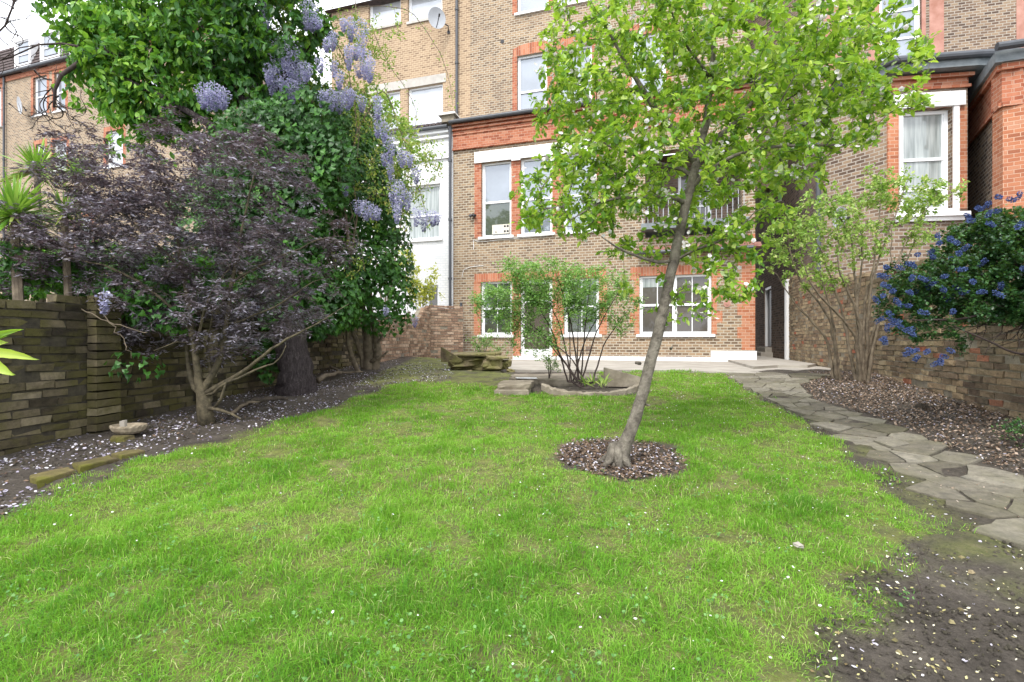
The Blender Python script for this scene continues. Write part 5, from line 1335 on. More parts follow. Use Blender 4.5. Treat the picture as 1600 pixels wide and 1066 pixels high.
# --- blue flowering ceanothus
def cean():
    b = np.array([4.85, 3.9, float(H(4.85, 3.9))]); rt = root('blue_flowering_shrub', b, 'dark green evergreen shrub covered in blue flower puffs at the right edge', 'shrub')
    zc = 4.0
    ells = [(1560, 400, 90, 72, .45), (1455, 430, 60, 42, .35), (1625, 420, 100, 95, .5), (1430, 455, 50, 32, .3), (1500, 470, 62, 40, .35), (1410, 485, 34, 38, .22), (1450, 505, 40, 32, .2), (1600, 480, 90, 36, .4), (1490, 535, 18, 26, .1), (1590, 340, 50, 24, .3), (1520, 360, 34, 22, .25), (1660, 360, 60, 50, .4), (1425, 540, 20, 16, .1), (1540, 490, 40, 20, .25)]
    T = blob_pts(ells, 2000, zc)
    limbs = [([b + [0, 0, -.1], b + [-.05, 0, .5], P(1640, 480, 3.95), P(1600, 430, 3.9)], [.05, .04, .03, .015]), ([P(1640, 480, 3.95), P(1560, 480, 3.9), P(1490, 460, 3.9), P(1430, 455, 3.9)], [.02, .016, .012, .005]),
             ([P(1660, 520, 3.95), P(1600, 560, 3.9), P(1540, 530, 3.85), P(1490, 510, 3.85)], [.014, .010, .007, .003]), ([P(1600, 430, 3.9), P(1560, 380, 4.0), P(1530, 350, 4.0)], [.015, .01, .004]), ([P(1560, 480, 3.9), P(1500, 500, 3.85), P(1420, 500, 3.8)], [.012, .008, .004])]
    A, par, rad, tips = grow(limbs, T, step=.07, jit=.01, tip=.0015, bow=.1)
    # bare drooping twigs under the crown
    mb = MB(); branch_mesh(mb, A, par, rad, 7)
    for _ in range(26):
        x = rng.uniform(1520, 1640); p0 = P(x, rng.uniform(500, 520), 3.95); p1 = p0 + np.array([rng.uniform(-.35, .1), rng.uniform(-.2, .2), rng.uniform(-.22, -.02)])
        mb.tube([p0, (p0 + p1) / 2 + rng.normal(0, .03, 3), p1], [.004, .003, .0015], 4)
    mb.build('stems', M['twig'], rt, smooth=True)
    lb = MB(); per = 34; pos, d = clumps(A, par, tips, per, .042, .05, .8)
    leaves(lb, LEAF, pos, unit(d * [1, 1, .7]), unit(np.array([0, 0, 1.]) + rng.normal(0, .4, pos.shape)), rng.uniform(.016, .032, len(pos)), 1.0, np.clip(rng.normal(.42, .22, len(pos)) + np.repeat(rng.normal(0, .15, len(tips)), per), 0, 1))
    lb.build('foliage', M['leaf_cean'], rt)
    spots = [(1517, 345), (1530, 326), (1543, 320), (1560, 308), (1556, 330), (1512, 338), (1545, 335), (1580, 312), (1592, 306), (1597, 350), (1590, 355), (1548, 350), (1465, 369), (1484, 373), (1468, 380), (1492, 378), (1509, 387), (1498, 396), (1455, 394), (1458, 402), (1434, 398), (1421, 412), (1426, 415), (1405, 418), (1385, 418), (1377, 430), (1384, 433), (1425, 434), (1440, 435), (1447, 438), (1460, 443), (1450, 448), (1490, 405), (1503, 421), (1536, 410), (1575, 378), (1570, 375), (1476, 432), (1564, 447), (1560, 460), (1535, 456), (1505, 457), (1495, 450), (1478, 466), (1485, 462), (1474, 452), (1388, 448), (1395, 455), (1380, 462), (1368, 468), (1400, 470), (1404, 474), (1412, 478), (1420, 478), (1430, 457), (1422, 457), (1443, 488), (1390, 490), (1394, 500), (1399, 505), (1386, 512), (1405, 510), (1420, 515), (1426, 522), (1375, 500), (1380, 530), (1383, 535), (1422, 547), (1430, 548), (1418, 553), (1448, 550), (1432, 560), (1485, 548), (1475, 557), (1470, 565), (1463, 568), (1489, 487), (1605, 390), (1600, 420), (1615, 455), (1380, 445), (1520, 440)]
    for x, y in spots[:90]:
        z = zc + rng.uniform(-.32, -.08) - (.1 if x > 1500 else 0); c = P(x, y, z); mb = MB(); n = 150; ax = unit(rng.normal(size=3) * [1, .6, .5])
        r = rng.random(n); u = rvec(n); L = rng.uniform(.016, .030)
        pos = c + ax * (rng.uniform(-1, 1, (n, 1)) * L) + u * .013 * rng.uniform(.7, 1.1, (n, 1))
        leaves(mb, RHOMB, pos, u, rvec(n), .009, 1.8, np.clip(rng.normal(.4, .22, n), 0, 1)); 
        for kk in range(0): pass
        o = mb.build('flower_cluster', M['petal_blue'], rt)
cean()

# --- black elder
def elder():
    b = P(322, 652, 4.9); rt = root('black_elder', b, 'dark purple lace leaved shrub with olive stems leaning over the left wall', 'shrub')
    zc = 4.95
    S0 = P(318, 640, 4.9)
    limbs = [([b + [0, 0, -.1], P(318, 620, 4.9), P(313, 600, 4.9)], [.085, .06, .05]),
             ([P(313, 605, 4.9), P(306, 560, 4.85), P(300, 520, 4.85), P(295, 480, 4.85), P(285, 420, 4.85), P(270, 330, 4.9), P(240, 240, 4.9)], [.04, .032, .028, .024, .018, .012, .005]),
             ([P(318, 610, 4.9), P(345, 560, 4.9), P(355, 510, 4.9), P(362, 440, 4.95), P(380, 350, 5.0), P(400, 260, 5.0)], [.034, .028, .024, .018, .012, .005]),
             ([P(320, 612, 4.9), P(370, 590, 4.8), P(410, 555, 4.7), P(450, 528, 4.65), P(500, 505, 4.6), P(545, 475, 4.6)], [.027, .02, .016, .011, .006, .003]),
             ([P(322, 625, 4.9), P(345, 600, 4.8), P(375, 590, 4.7), P(410, 572, 4.6), P(440, 566, 4.55), P(446, 540, 4.5)], [.017, .014, .012, .009, .005, .003]),
             ([P(320, 640, 4.9), P(350, 640, 4.8), P(375, 655, 4.7)], [.024, .016, .008]), ([P(306, 560, 4.85), P(320, 470, 4.7), P(360, 420, 4.6)], [.016, .011, .004]),
             ([P(300, 520, 4.85), P(250, 460, 4.7), P(180, 420, 4.6), P(100, 400, 4.6)], [.018, .014, .010, .004]),
             ([P(285, 420, 4.85), P(200, 340, 4.8), P(120, 280, 4.8)], [.014, .009, .004]), ([P(362, 440, 4.95), P(440, 400, 4.8), P(510, 370, 4.7)], [.014, .009, .004]), ([P(355, 510, 4.9), P(430, 480, 4.7), P(490, 440, 4.6)], [.012, .008, .004]),
             ([P(310, 625, 4.9), P(290, 570, 4.95), P(292, 520, 5.0), P(270, 470, 5)], [.035, .02, .014, .008]), ([P(325, 640, 4.9), P(332, 590, 4.95), P(322, 540, 5.0), P(335, 480, 5)], [.03, .018, .012, .006]), ([P(330, 650, 4.85), P(345, 625, 4.8), P(352, 600, 4.75)], [.03, .015, .008]), ([P(302, 540, 4.85), P(275, 535, 4.7), P(240, 548, 4.6)], [.01, .006, .003])]
    ells = [(110, 345, 105, 60, .6), (200, 280, 90, 55, .6), (350, 300, 150, 80, .7), (260, 380, 190, 75, .8), (430, 400, 115, 62, .6), (300, 460, 150, 50, .7), (90, 410, 90, 42, .5), (520, 370, 38, 42, .4), (210, 490, 60, 32, .4), (480, 450, 55, 35, .4), (410, 235, 60, 40, .4), (130, 225, 45, 30, .4), (225, 545, 30, 40, .25), (400, 500, 70, 25, .4), (300, 215, 60, 35, .4), (40, 380, 45, 55, .4), (140, 280, 70, 45, .5)]
    ells += [(350, 520, 80, 30, .4), (250, 520, 50, 30, .35), (450, 500, 50, 24, .3), (330, 540, 40, 24, .3), (400, 545, 50, 20, .3), (230, 510, 50, 26, .3), (500, 480, 50, 26, .35), (300, 560, 30, 16, .2)]; ells = [e if e[:2] != (40, 380) else (50, 415, 50, 24, .35, .2) for e in ells] + [(25, 430, 45, 26, .3, -.4), (50, 395, 65, 45, .35, -.45)]
    T = blob_pts(ells, 1500, zc); T = T[vnoise(T[:, 0] * 1.3 + T[:, 1], T[:, 2] * 1.3, .17) > .43 - .25 * (T[:, 0] / T[:, 1] * F + 800 < 170)]; A, par, rad, tips = grow(limbs, T, step=.10, jit=.016, tip=.0017, bow=.10)
    mb = MB(); branch_mesh(mb, A, par, rad, 9, .08); mb.build('stems', M['olive_bark'], rt, smooth=True)
    lb = MB(); per = 46; n = len(tips)
    # lace leaves: flat drooping sprays of narrow fingers
    sp = 7; ang = rng.uniform(0, 7, (n, sp)); sprd = np.stack([np.cos(ang), np.sin(ang), rng.uniform(-.7, .35, (n, sp))], -1); sprd = unit(sprd)
    base = A[tips][:, None] + sprd * 0
    k = 11; s = np.linspace(.15, 1, k)[None, None, :, None]; L = rng.uniform(.08, .15, (n, sp, 1, 1))
    pos = (base[:, :, None] + sprd[:, :, None] * s * L + np.array([0, 0, -.03]) * s ** 2)
    side = np.cross(sprd, [0, 0, 1.])[:, :, None] * np.where(np.arange(k) % 2 == 0, 1, -1)[None, None, :, None]
    d = sprd[:, :, None] * .6 + side * .9 + rng.normal(0, .25, pos.shape)
    pos = pos.reshape(-1, 3); d = d.reshape(-1, 3)
    leaves(lb, THIN, pos, d, unit(np.array([0, 0, 1.]) + rng.normal(0, .5, pos.shape)), rng.uniform(.030, .06, len(pos)), 1.0, np.clip(rng.normal(.45, .22, len(pos)) + np.repeat(rng.normal(0, .18, n), sp * k), 0, 1))
    lb.build('foliage', M['leaf_elder'], rt)
elder()

# --- ivy clad tree with big drooping leaves
def toptree():
    b = P(463, 614, 6.6); rt = root('ivy_clad_tree', b, 'thick dark trunked tree carrying a dense crown of big drooping green leaves, upper left', 'tree')
    zc = 6.9
    limbs = [([b + [0, 0, -.1], b + [0, 0, .25], P(455, 540, 6.6), P(450, 470, 6.65), P(440, 380, 6.7), P(420, 280, 6.8), P(400, 180, 6.9), P(380, 60, 7), P(370, -80, 7)], [.30, .225, .205, .18, .16, .14, .12, .09, .05]),
             ([P(420, 280, 6.8), P(340, 200, 6.7), P(250, 150, 6.6), P(170, 110, 6.6)], [.08, .05, .035, .015]), ([P(400, 180, 6.9), P(300, 70, 6.8), P(200, 20, 6.8), P(110, 20, 6.8)], [.07, .05, .03, .012]), ([P(400, 180, 6.9), P(460, 100, 7), P(510, 30, 7)], [.06, .04, .02]), ([P(380, 60, 7), P(280, -60, 7), P(180, -120, 7)], [.05, .035, .015])]
    ells = [(270, 90, 150, 80, .8), (170, 60, 90, 55, .6), (350, 30, 150, 90, .9), (235, 175, 62, 45, .5), (430, 60, 100, 90, .8), (390, 160, 75, 60, .6), (120, 25, 70, 38, .5), (300, -80, 260, 90, 1.0), (440, 200, 60, 70, .5), (310, 170, 60, 50, .5), (95, -40, 80, 50, .5), (180, 130, 45, 35, .4), (250, 150, 70, 60, .5), (215, 200, 34, 26, .3), (150, 135, 45, 42, .3), (205, 175, 60, 45, .4), (195, 228, 38, 24, .25), (250, 215, 45, 35, .3), (190, 90, 90, 60, .5), (290, 190, 50, 40, .4)]
    T = blob_pts(ells, 1850, zc, shell=.0); A, par, rad, tips = grow(limbs, T, step=.16, jit=.02, tip=.003, bow=.12)
    mb = MB(); branch_mesh(mb, A, par, rad, 14, .12); mb.build('trunk', M['rough_bark'], rt, smooth=True)
    lb = MB(); per = 13; pos, d = clumps(A, par, tips, per, .12, .9, .8)
    leaves(lb, LEAF, pos, d, unit(rng.normal(0, .6, pos.shape) + np.array([0, -.5, .6])), rng.uniform(.08, .135, len(pos)), .68, np.clip(rng.normal(.36, .17, len(pos)) + np.repeat(rng.normal(0, .2, len(tips)), per) + .22 * np.clip((330 - (pos[:, 0] / pos[:, 1] * F + 800)) / 120, -.6, 1), 0, 1))  # crown tint brightens leftward: light put into the leaf colour
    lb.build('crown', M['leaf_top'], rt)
    lb = None
    iv = MB(); ee = [(452, 480, 44, 50, .36), (445, 400, 62, 70, .5), (440, 320, 80, 80, .6), (430, 240, 90, 80, .7), (500, 260, 60, 70, .5), (380, 290, 60, 80, .5), (330, 350, 60, 80, .5), (480, 190, 60, 50, .5)]
    p_ = np.vstack([blob_pts(ee, 9000, 6.75, shell=.8), blob_pts(ee, 3000, 6.75)]); n = len(p_)
    cl = vnoise(p_[:, 0] * 2, p_[:, 2] * 2, .3)
    leaves(iv, IVY, p_, unit(rng.normal(0, .4, (n, 3)) + [0, -.3, -.8]), unit(rng.normal(0, .4, (n, 3)) + [0, -1, .4]), rng.uniform(.05, .095, n), .9, np.clip(.05 + .5 * rng.random(n) + .5 * (cl - .4), 0, 1)); iv.build('clinging_ivy', M['leaf_ivy'], rt)
toptree()

# --- ivy mass
def ivymass(name, b, ells, zc, n, label, size=(.05, .095), mat='leaf_ivy', stems=None, core=.5, cat='ivy', hang=.9, woodmat='pale_bark'):
    rt = root(name, b, label, cat); lb = MB()
    pos = blob_pts(ells, int(n * .65), zc, shell=.86); pos2 = blob_pts(ells, int(n * .35), zc, shell=.0)
    P_ = np.vstack([pos, pos2]); 
    # outward normal of the nearest ellipsoid centre
    ctr = np.array([P(e[0], e[1], zc + (e[5] if len(e) > 5 else 0)) for e in ells]); sc = np.array([[e[2] / F * zc, e[4], e[3] / F * zc] for e in ells])
    dd = np.stack([np.sum(((P_ - c) / s) ** 2, axis=1) for c, s in zip(ctr, sc)], 1)
    # drop shell leaves that ended up deep inside a neighbour
    deep = dd.min(1) < .55; isin = np.arange(len(P_)) < len(pos); keep = ~(deep & isin & (rng.random(len(P_)) < .75)); P_ = P_[keep]; dd = dd[keep]
    k = dd.argmin(1); nrm = unit((P_ - ctr[k]) / sc[k] ** 2)
    lump = .10 * (vnoise(P_[:, 0] * 1.0 + P_[:, 2], P_[:, 2] + P_[:, 1], .25) - .3); P_ = P_ + nrm * lump[:, None]
    d = unit(nrm * .35 + np.array([0, 0, -hang]) + rng.normal(0, .35, P_.shape)); up = unit(nrm + np.array([0, 0, .5]) + rng.normal(0, .35, P_.shape))
    clumpy = vnoise(P_[:, 0] * 2 + P_[:, 1], P_[:, 2] * 2, .35)
    leaves(lb, IVY, P_, d, up, rng.uniform(*size, len(P_)), .95, np.clip(.1 + .5 * rng.random(len(P_)) + .45 * (clumpy - .4), 0, 1)); lb.build('leaves', M[mat], rt)
    if stems:
        mb = MB()
        for pts, r in stems:
            pts = np.array(pts); q = 14; t = np.linspace(0, len(pts) - 1, q); pp = np.column_stack([np.interp(t, range(len(pts)), pts[:, c]) for c in range(3)]); pp[1:-1] = (pp[:-2] + pp[2:] + 2 * pp[1:-1]) / 4; pp[1:-1] += rng.normal(0, .012, (q - 2, 3))
            mb.tube(pp, np.linspace(r[0], r[1], q), 8, rough=.12)
        mb.build('stems', M[woodmat], rt, smooth=True)
    return rt
b = P(578, 577, 8.9)
st = [([b + [-.02, 0, -.1], P(575, 540, 8.8), P(572, 500, 8.8), P(560, 470, 8.7)], (.11, .06)), ([b + [.08, 0, -.05], P(592, 545, 8.8), P(580, 490, 8.8), P(575, 440, 8.8)], (.08, .05)), ([b + [-.1, 0, -.02], P(560, 540, 8.7), P(551, 520, 8.7), P(550, 480, 8.7)], (.05, .03)), ([P(585, 555, 8.8), P(590, 535, 8.75), P(604, 515, 8.75)], (.035, .02)), ([P(578, 565, 8.8), P(600, 556, 8.7), P(606, 548, 8.7)], (.03, .015)), ([P(560, 470, 8.7), P(545, 380, 8.5), P(530, 280, 8.3), P(520, 180, 8.1)], (.06, .03))]
ivymass('ivy_clad_stump', b, [(575, 400, 48, 62, .6), (600, 450, 40, 42, .5), (545, 300, 70, 85, .8, -.2), (500, 220, 75, 80, .8, -.4), (520, 430, 65, 65, .6, -.3), (470, 330, 90, 100, .7, -.2), (520, 490, 45, 30, .4, -.2), (590, 340, 35, 50, .4), (480, 420, 70, 70, .6), (450, 240, 80, 80, .6), (560, 230, 50, 60, .5), (625, 480, 22, 26, .3), (575, 485, 60, 26, .4), (610, 400, 36, 50, .4), (585, 270, 50, 60, .5), (545, 190, 45, 50, .5), (610, 330, 32, 60, .4), (622, 440, 26, 40, .3), (600, 500, 40, 22, .3), (400, 330, 90, 90, .6), (390, 440, 90, 70, .6)], 8.3, 34000,
        'tall dense dark green ivy mass on gnarled pale stems against the left wall', stems=st)
b = P(195, 575, 4.6)
ivymass('wall_ivy', np.array([LEFT(4.7) + .02, 4.7, 1.0]), [(212, 570, 34, 14, .10, -.25), (160, 488, 50, 18, .14), (190, 455, 90, 16, .2), (250, 490, 50, 26, .2)], 4.85, 800, 'glossy green ivy clump hanging on the face of the left wall', size=(.04, .075),
        stems=[([P(150, 480, 4.5), P(185, 520, 4.5), P(205, 560, 4.5)], (.006, .003)), ([P(100, 470, 4.5), P(160, 500, 4.45), P(230, 520, 4.4)], (.006, .003))], cat='ivy')
ivymass('hedge_ivy', P(60, 455, 6.0), [(60, 440, 95, 20, .3), (180, 430, 90, 40, .3), (10, 450, 40, 14, .3), (-30, 440, 60, 30, .3), (260, 440, 90, 50, .4), (120, 405, 90, 28, .3), (15, 405, 60, 30, .25, -1.25), (95, 420, 50, 26, .25, -1.0)], 5.9, 5600, 'low green creeper foliage showing above the left wall behind the dark shrub', size=(.05, .09), mat='leaf_top')
ivymass('bank_ivy', P(400, 560, 7.4), [(410, 520, 60, 45, .3), (425, 575, 22, 22, .15, -.6), (340, 520, 60, 40, .3), (470, 470, 90, 60, .4), (415, 550, 26, 30, .2, -.5)], 7.2, 4300, 'dark ivy draped over the left wall beside the thick dark trunk', size=(.05, .09))

# --- wisteria
def wisteria():
    b = P(562, 583, 8.6); rt = root('wisteria', b, 'wisteria with lilac hanging flowers scrambling over the ivy mass', 'climber')
    zc = 7.4
    limbs = [([b + [0, 0, -.05], P(545, 545, 8.4), P(540, 480, 8.0), P(548, 400, 7.6), P(535, 300, 7.4), P(500, 200, 7.3), P(470, 100, 7.3), P(430, 10, 7.3), P(420, -60, 7.3)], [.05, .04, .032, .026, .022, .018, .014, .010, .005]),
             ([P(535, 300, 7.4), P(560, 200, 7.2), P(540, 90, 7.2), P(480, 5, 7.2)], [.016, .012, .008, .004]), ([P(560, 200, 7.2), P(600, 130, 7.2), P(640, 250, 7.3), P(665, 330, 7.4)], [.012, .009, .006, .003]),
             ([P(500, 200, 7.3), P(450, 170, 7.1), P(400, 130, 7.0)], [.010, .007, .003]), ([P(540, 350, 7.5), P(580, 300, 7.3), P(640, 310, 7.3), P(690, 270, 7.3)], [.014, .009, .006, .002]),
             ([P(560, 10, 7.2), P(640, 10, 7.2), P(685, 75, 7.2), P(703, 125, 7.3), P(707, 165, 7.3)], [.007, .006, .005, .004, .002]), ([P(540, 90, 7.2), P(560, 10, 7.2), P(540, -40, 7.2)], [.010, .008, .006]),
             ([P(575, 30, 7.2), P(600, 90, 7.2), P(655, 170, 7.2), P(640, 250, 7.2)], [.006, .005, .004, .002]), ([P(548, 400, 7.6), P(560, 330, 7.2), P(545, 250, 7.1), P(520, 190, 7.1)], [.018, .014, .010, .004]), ([P(530, 460, 7.7), P(520, 400, 7.3), P(500, 320, 7.1), P(478, 240, 7.0)], [.014, .010, .007, .003])]
    for _ in range(16):
        x = rng.uniform(455, 560); y = rng.uniform(120, 330)
        s = P(x, y, 7.15); limbs.append(([s, s + [rng.uniform(-.2, .25), -.1, rng.uniform(-.1, .15)], s + [rng.uniform(-.1, .5), -.12, rng.uniform(-1.4, -.5)]], [.006, .005, .003]))
    ells = [(520, 60, 70, 50, .3), (470, 130, 60, 60, .3), (570, 170, 50, 60, .3), (610, 230, 40, 50, .3), (650, 270, 34, 60, .3), (600, 300, 50, 60, .3), (560, 120, 40, 60, .3), (640, 340, 40, 30, .25), (500, 170, 60, 40, .3), (430, 20, 60, 30, .3), (590, 60, 50, 40, .3), (550, 400, 30, 40, .2), (665, 240, 30, 30, .2), (455, 40, 40, 40, .2), (470, 175, 30, 20, .2), (440, 170, 30, 20, .2)]
    T = blob_pts(ells, 560, zc - .2); A, par, rad, tips = grow(limbs, T, step=.13, jit=.02, tip=.002, bow=.15)
    mb = MB(); branch_mesh(mb, A, par, rad, 8, .1); mb.build('vine', M['pale_bark'], rt, smooth=True)
    lb = MB(); per = 13; pos, d = clumps(A, par, tips, per, .09, .4, .8)
    leaves(lb, LEAF, pos, d, unit(np.array([0, 0, 1.]) + rng.normal(0, .5, pos.shape)), rng.uniform(.03, .065, len(pos)), .6)
    arc = np.where((rad < .0075) & (A[:, 0] / A[:, 1] * F + 800 > 600))[0]; arc = np.repeat(arc, 5); pos = A[arc] + rng.normal(0, .04, (len(arc), 3))
    leaves(lb, LEAF, pos, unit(rvec(len(arc)) + [0, 0, -.5]), unit(np.array([0, 0, 1.]) + rng.normal(0, .5, pos.shape)), rng.uniform(.03, .06, len(arc)), .5)
    lb.build('leaves', M['leaf_wist'], rt)
    # racemes: (px, py top, length px, width px, tone, z)
    rac = [(434, 62, 52, 24), (452, 58, 60, 26), (460, 80, 60, 22), (443, 95, 50, 24), (465, 105, 50, 22), (425, 110, 40, 14), (440, 128, 40, 20), (456, 125, 38, 18), (420, 100, 34, 14), (478, 98, 30, 18), (482, 0, 46, 22), (478, 18, 30, 18), (497, 28, 18, 12), (487, 40, 10, 12), (548, 28, 38, 12), (565, 30, 60, 18), (580, 32, 68, 22), (570, 75, 50, 16), (577, 90, 40, 14), (562, 100, 22, 16), (556, 70, 24, 12), (318, 132, 38, 20), (335, 130, 44, 24), (348, 138, 34, 20), (327, 140, 34, 18), (505, 142, 30, 16), (517, 140, 34, 16), (530, 142, 36, 16), (543, 138, 34, 18), (548, 140, 26, 12), (609, 210, 46, 16), (628, 230, 32, 14), (616, 278, 52, 18), (624, 284, 46, 16), (560, 312, 26, 16), (572, 315, 30, 16), (583, 320, 24, 14), (590, 325, 20, 10), (650, 325, 30, 12), (662, 328, 34, 14), (676, 330, 24, 14), (682, 332, 20, 12), (590, 180, 36, 12), (600, 190, 34, 12), (650, 262, 26, 12), (536, 30, 20, 9), (162, 455, 36, 14), (416, 10, 40, 10), (410, 0, 36, 12), (398, 470, 18, 10), (600, 240, 20, 10), (640, 240, 22, 9), (510, 60, 22, 10), (522, 95, 26, 10), (603, 480, 14, 8), (648, 492, 20, 10), (445, 70, 40, 18), (500, 90, 24, 12), (520, 50, 30, 12), (610, 250, 30, 10), (590, 150, 36, 12), (565, 150, 26, 12), (636, 300, 30, 12), (620, 320, 30, 12), (540, 290, 16, 10), (530, 110, 30, 12), (545, 70, 40, 12), (508, 20, 24, 10), (525, 10, 24, 10)]
    for x, y, L, w_ in rac:
        z = 6.6 + rng.uniform(-.15, .15)
        if x < 400: z = 6.0
        if rng.random() < .12 and 430 < x < 600: continue
        if x == 162: z = 4.2
        if x == 648: z = 10.0
        top = P(x, y, z); Lm = L / F * z; wm = w_ / F * z * .5; wm *= 1.3; n = int(70 + 250 * Lm * wm / .02); n = min(n, 420)
        t = rng.random(n) ** .8; a = rng.uniform(0, 7, n); r = wm * (1 - t) ** .6 * (.35 + .65 * np.minimum(1, t * 6)) * rng.uniform(.25, 1.15, n)
        pos = top + np.column_stack([np.cos(a) * r, np.sin(a) * r, -t * Lm]); u = np.column_stack([np.cos(a), np.sin(a), rng.uniform(-.6, .4, n)])
        mb = MB(); leaves(mb, PETAL, pos, u, np.tile([0, 0, 1.], (n, 1)) + rng.normal(0, .5, (n, 3)), rng.uniform(.013, .024, n), 1.1, np.clip(.2 + .45 * (1 - t) + rng.normal(.05, .22, n), 0, 1))
        mb.tube([top + [0, 0, .03], top - [0, 0, Lm * .9]], [.003, .001], 3); mb.build('flower_raceme', M['petal_lilac'], rt)
wisteria()

# --- sword leaved plants behind the wall
def sword(px, py, z, n, L, stemto, label):
    c = P(px, py, z); b = np.array([c[0] + .05, c[1], float(H(c[0], c[1]))]); rt = root('sword_leaved_palm', b, label, 'palm', 'sword leaved palms'); mb = MB()
    for i in range(n):
        a = rng.uniform(0, 7); el = rng.uniform(-.5, 1.45); d = np.array([math.cos(a) * math.cos(el), math.sin(a) * math.cos(el), math.sin(el)]); l = L * rng.uniform(.7, 1.1)
        w_ = rng.uniform(.011, .018) * (L / .5); s = unit(np.cross(d, [0, 0, 1.] + rng.normal(0, .2, 3))); V = []
        for t, ww in ((0, .8), (.3, 1), (.65, .75), (1, .02)):
            q = c + d * l * t + np.array([0, 0, -.16 * l * t * t * (1.2 - abs(el) * .4)]); V += [q - s * w_ * ww, q + s * w_ * ww]
        mb.add(V, [np.array([(0, 1, 3, 2), (2, 3, 5, 4), (4, 5, 7, 6)])], rng.uniform(.75, 1) if el < -.1 and rng.random() < .5 else rng.uniform(0, .75))
    mb.build('leaves', M['leaf_sword'], rt); t = MB(); t.tube([b, (b + c) / 2 + [.03, 0, 0], c], [.05, .04, .03], 8, rough=.2); t.build('trunk', M['pale_bark'], rt)
sword(22, 338, 4.55, 190, .46, 0, 'largest of three spiky sword leaved palms at the far left edge above the wall')
sword(58, 268, 6.4, 110, .52, 0, 'highest of three spiky sword leaved palms, its rosette just above the largest one')
sword(120, 272, 6.2, 90, .36, 0, 'smallest of three spiky sword leaved palms, rightmost, half hidden by dark shrub leaves')
sword(100, 335, 4.7, 70, .30, 0, 'dry tipped sword leaved rosette low behind the dark purple shrub')

# --- twisted bare branches
def hazel():
    b = np.array([-4.3, 7.6, .6]); rt = root('twisted_bare_tree', b, 'bare tree with contorted dark twigs in front of the distant house at upper left', 'tree')
    mb = MB(); r2 = np.random.default_rng(3)
    b = np.array([-4.3, 7.6, .6]); rt.location = b
    main = [b, P(330, 300, 7.6), P(260, 130, 7.3), P(200, 85, 6.9), P(150, 84, 6.6), P(140, 88, 6.6), P(118, 102, 6.5), P(95, 118, 6.4), P(86, 140, 6.4), P(84, 168, 6.4)]
    mb.tube(main, [.06, .05, .045, .042, .038, .035, .03, .026, .02, .014], 8, rough=.1)
    mb.tube([P(140, 88, 6.6), P(120, 72, 6.5), P(95, 68, 6.5), P(60, 70, 6.5), P(20, 88, 6.5), P(-20, 100, 6.5)], [.022, .016, .013, .011, .009, .006], 6); mb.tube([P(60, 70, 6.5), P(30, 75, 6.5), P(0, 95, 6.4), P(-25, 110, 6.4)], [.008, .007, .006, .004], 5)
    def curl(p, d, L, r, dep):
        pts = [p]; n = int(L / .035); q = p.copy(); v = d.copy(); ax = unit(r2.normal(size=3)); w_ = r2.uniform(-1, 1)
        for i in range(n):
            if r2.random() < .25: w_ = r2.uniform(-1.1, 1.1); ax = unit(r2.normal(size=3) + np.array([0, -1, 0]))
            v = unit(v + np.cross(ax, v) * w_ * .55 + np.array([0, 0, -.06])); q = q + v * .035; pts.append(q.copy())
            if dep < 2 and r2.random() < .13: curl(q.copy(), unit(v + r2.normal(0, .7, 3)), L * .55, r * .6, dep + 1)
        if len(pts) > 2: mb.tube(pts, np.linspace(r, r * .3, len(pts)), 4, cap=False)
    for _ in range(7): curl(P(85 + r2.uniform(-6, 8), 150 + r2.uniform(-25, 20), 6.4), unit(np.array([r2.uniform(-1, .8), r2.uniform(-.4, .4), r2.uniform(-1, .3)])), .6, .011, 0)
    for x, y in ((95, 68), (60, 70), (20, 88), (5, 100)): curl(P(x, y, 6.5), unit(np.array([r2.uniform(-.5, .5), 0, -.8])), .3, .006, 1); curl(P(x, y, 6.5), unit(np.array([-.4, 0, .9])), .35, .006, 1)
    for x, y in ((-10, 20), (8, 40), (20, 10)): curl(P(x, y, 6.5), unit(np.array([.4, 0, .7])), .5, .010, 0); curl(P(x, y, 6.5), unit(np.array([.3, 0, -.9])), .5, .010, 0)
    mb.tube([P(-25, 110, 6.4), P(-12, 60, 6.45), P(8, 40, 6.5), P(20, 10, 6.5), P(25, -30, 6.5)], [.012, .012, .012, .011, .008], 6)
    mb.build('branches', M['twig'], rt, smooth=True)
hazel()

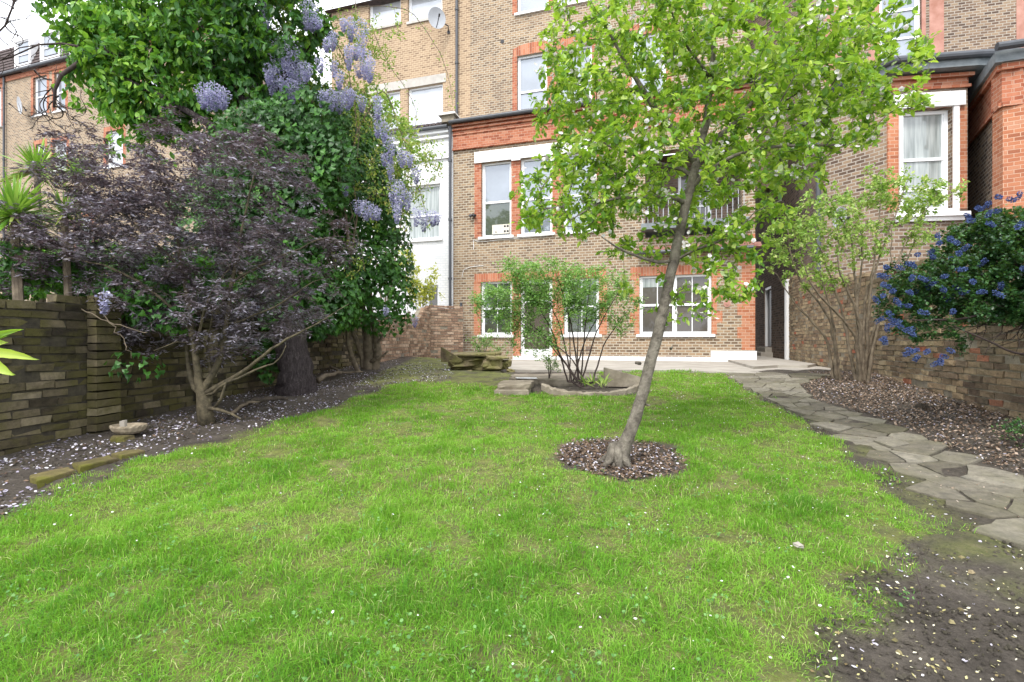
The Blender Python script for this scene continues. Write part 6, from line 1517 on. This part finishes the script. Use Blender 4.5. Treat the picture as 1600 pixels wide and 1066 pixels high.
# --- lime yellow shrub beyond the back wall
littleshrub(655, 500, 13.9, [(640, 430, 18, 36, .3), (655, 455, 26, 22, .3), (676, 425, 8, 34, .15), (668, 460, 16, 16, .2), (632, 400, 12, 20, .2), (690, 466, 10, 8, .15)], 150, 12, 'lime yellow leaved shrub in front of the white painted wall', M['leaf_yellow'], M['pale_bark'], (.05, .10), name='yellow_shrub', tpl=LEAF, step=.2)
littleshrub(600, 520, 12.5, [(560, 200, 20, 60, .2), (628, 205, 26, 24, .3), (600, 170, 24, 30, .3), (640, 235, 20, 18, .2)], 130, 12, 'tall slim green leaved sapling tops beside the white wall behind the wisteria', M['leaf_pale'], M['pale_bark'], (.06, .12), name='sapling', tpl=LEAF, step=.25, woodr=.03, cat='tree')

# --- big leaves at the very left edge, close by
def nearplant():
    z = 1.55; b = np.array([-1.95, 1.5, .17]); rt = root('broad_leaf_plant', b, 'plant with glossy bright green pointed leaves poking in at the left edge', 'plant')
    mb = MB(); mb.tube([b, b + [.0, .02, .6], P(-60, 545, z)], [.012, .01, .006], 6); mb.build('stem', M['olive_bark'], rt)
    lb = MB()
    def bl(p0, p1, w_, t, curve):
        p0 = P(*p0, z); p1 = P(*p1, z); d = p1 - p0; L = np.linalg.norm(d); k = 12; V = []; sx = unit(np.cross(d, [0, 1., 0])); 
        for i in range(k + 1):
            s = i / k; q = p0 + d * s + np.array([0, 0, curve * 4 * s * (1 - s)]); ww = w_ * math.sin(math.pi * min(1, s * .95 + .04)) ** .8 * (1 + .05 * (-1) ** i)
            V += [q - sx * ww * .9 + [0, -.012, 0], q, q + sx * ww + [0, -.010, .0]]
        Fq = []
        for i in range(k): a = i * 3; Fq += [(a, a + 1, a + 4, a + 3), (a + 1, a + 2, a + 5, a + 4)]
        lb.add(V, [np.array(Fq)], t)
    bl((-60, 552), (62, 562), .016, .75, .012); bl((-55, 545), (38, 515), .012, .35, .006); bl((-50, 550), (25, 586), .022, .7, .004); bl((-60, 545), (14, 535), .022, .8, .004); bl((-60, 545), (-10, 480), .02, .5, .004); bl((-60, 545), (15, 525), .012, .15, .002)
    lb.build('leaves', M['leaf_apple'], rt, smooth=True)
nearplant()
print('scene built', len(bpy.data.objects), 'objects', sum(len(m.polygons) for m in bpy.data.meshes), 'faces')
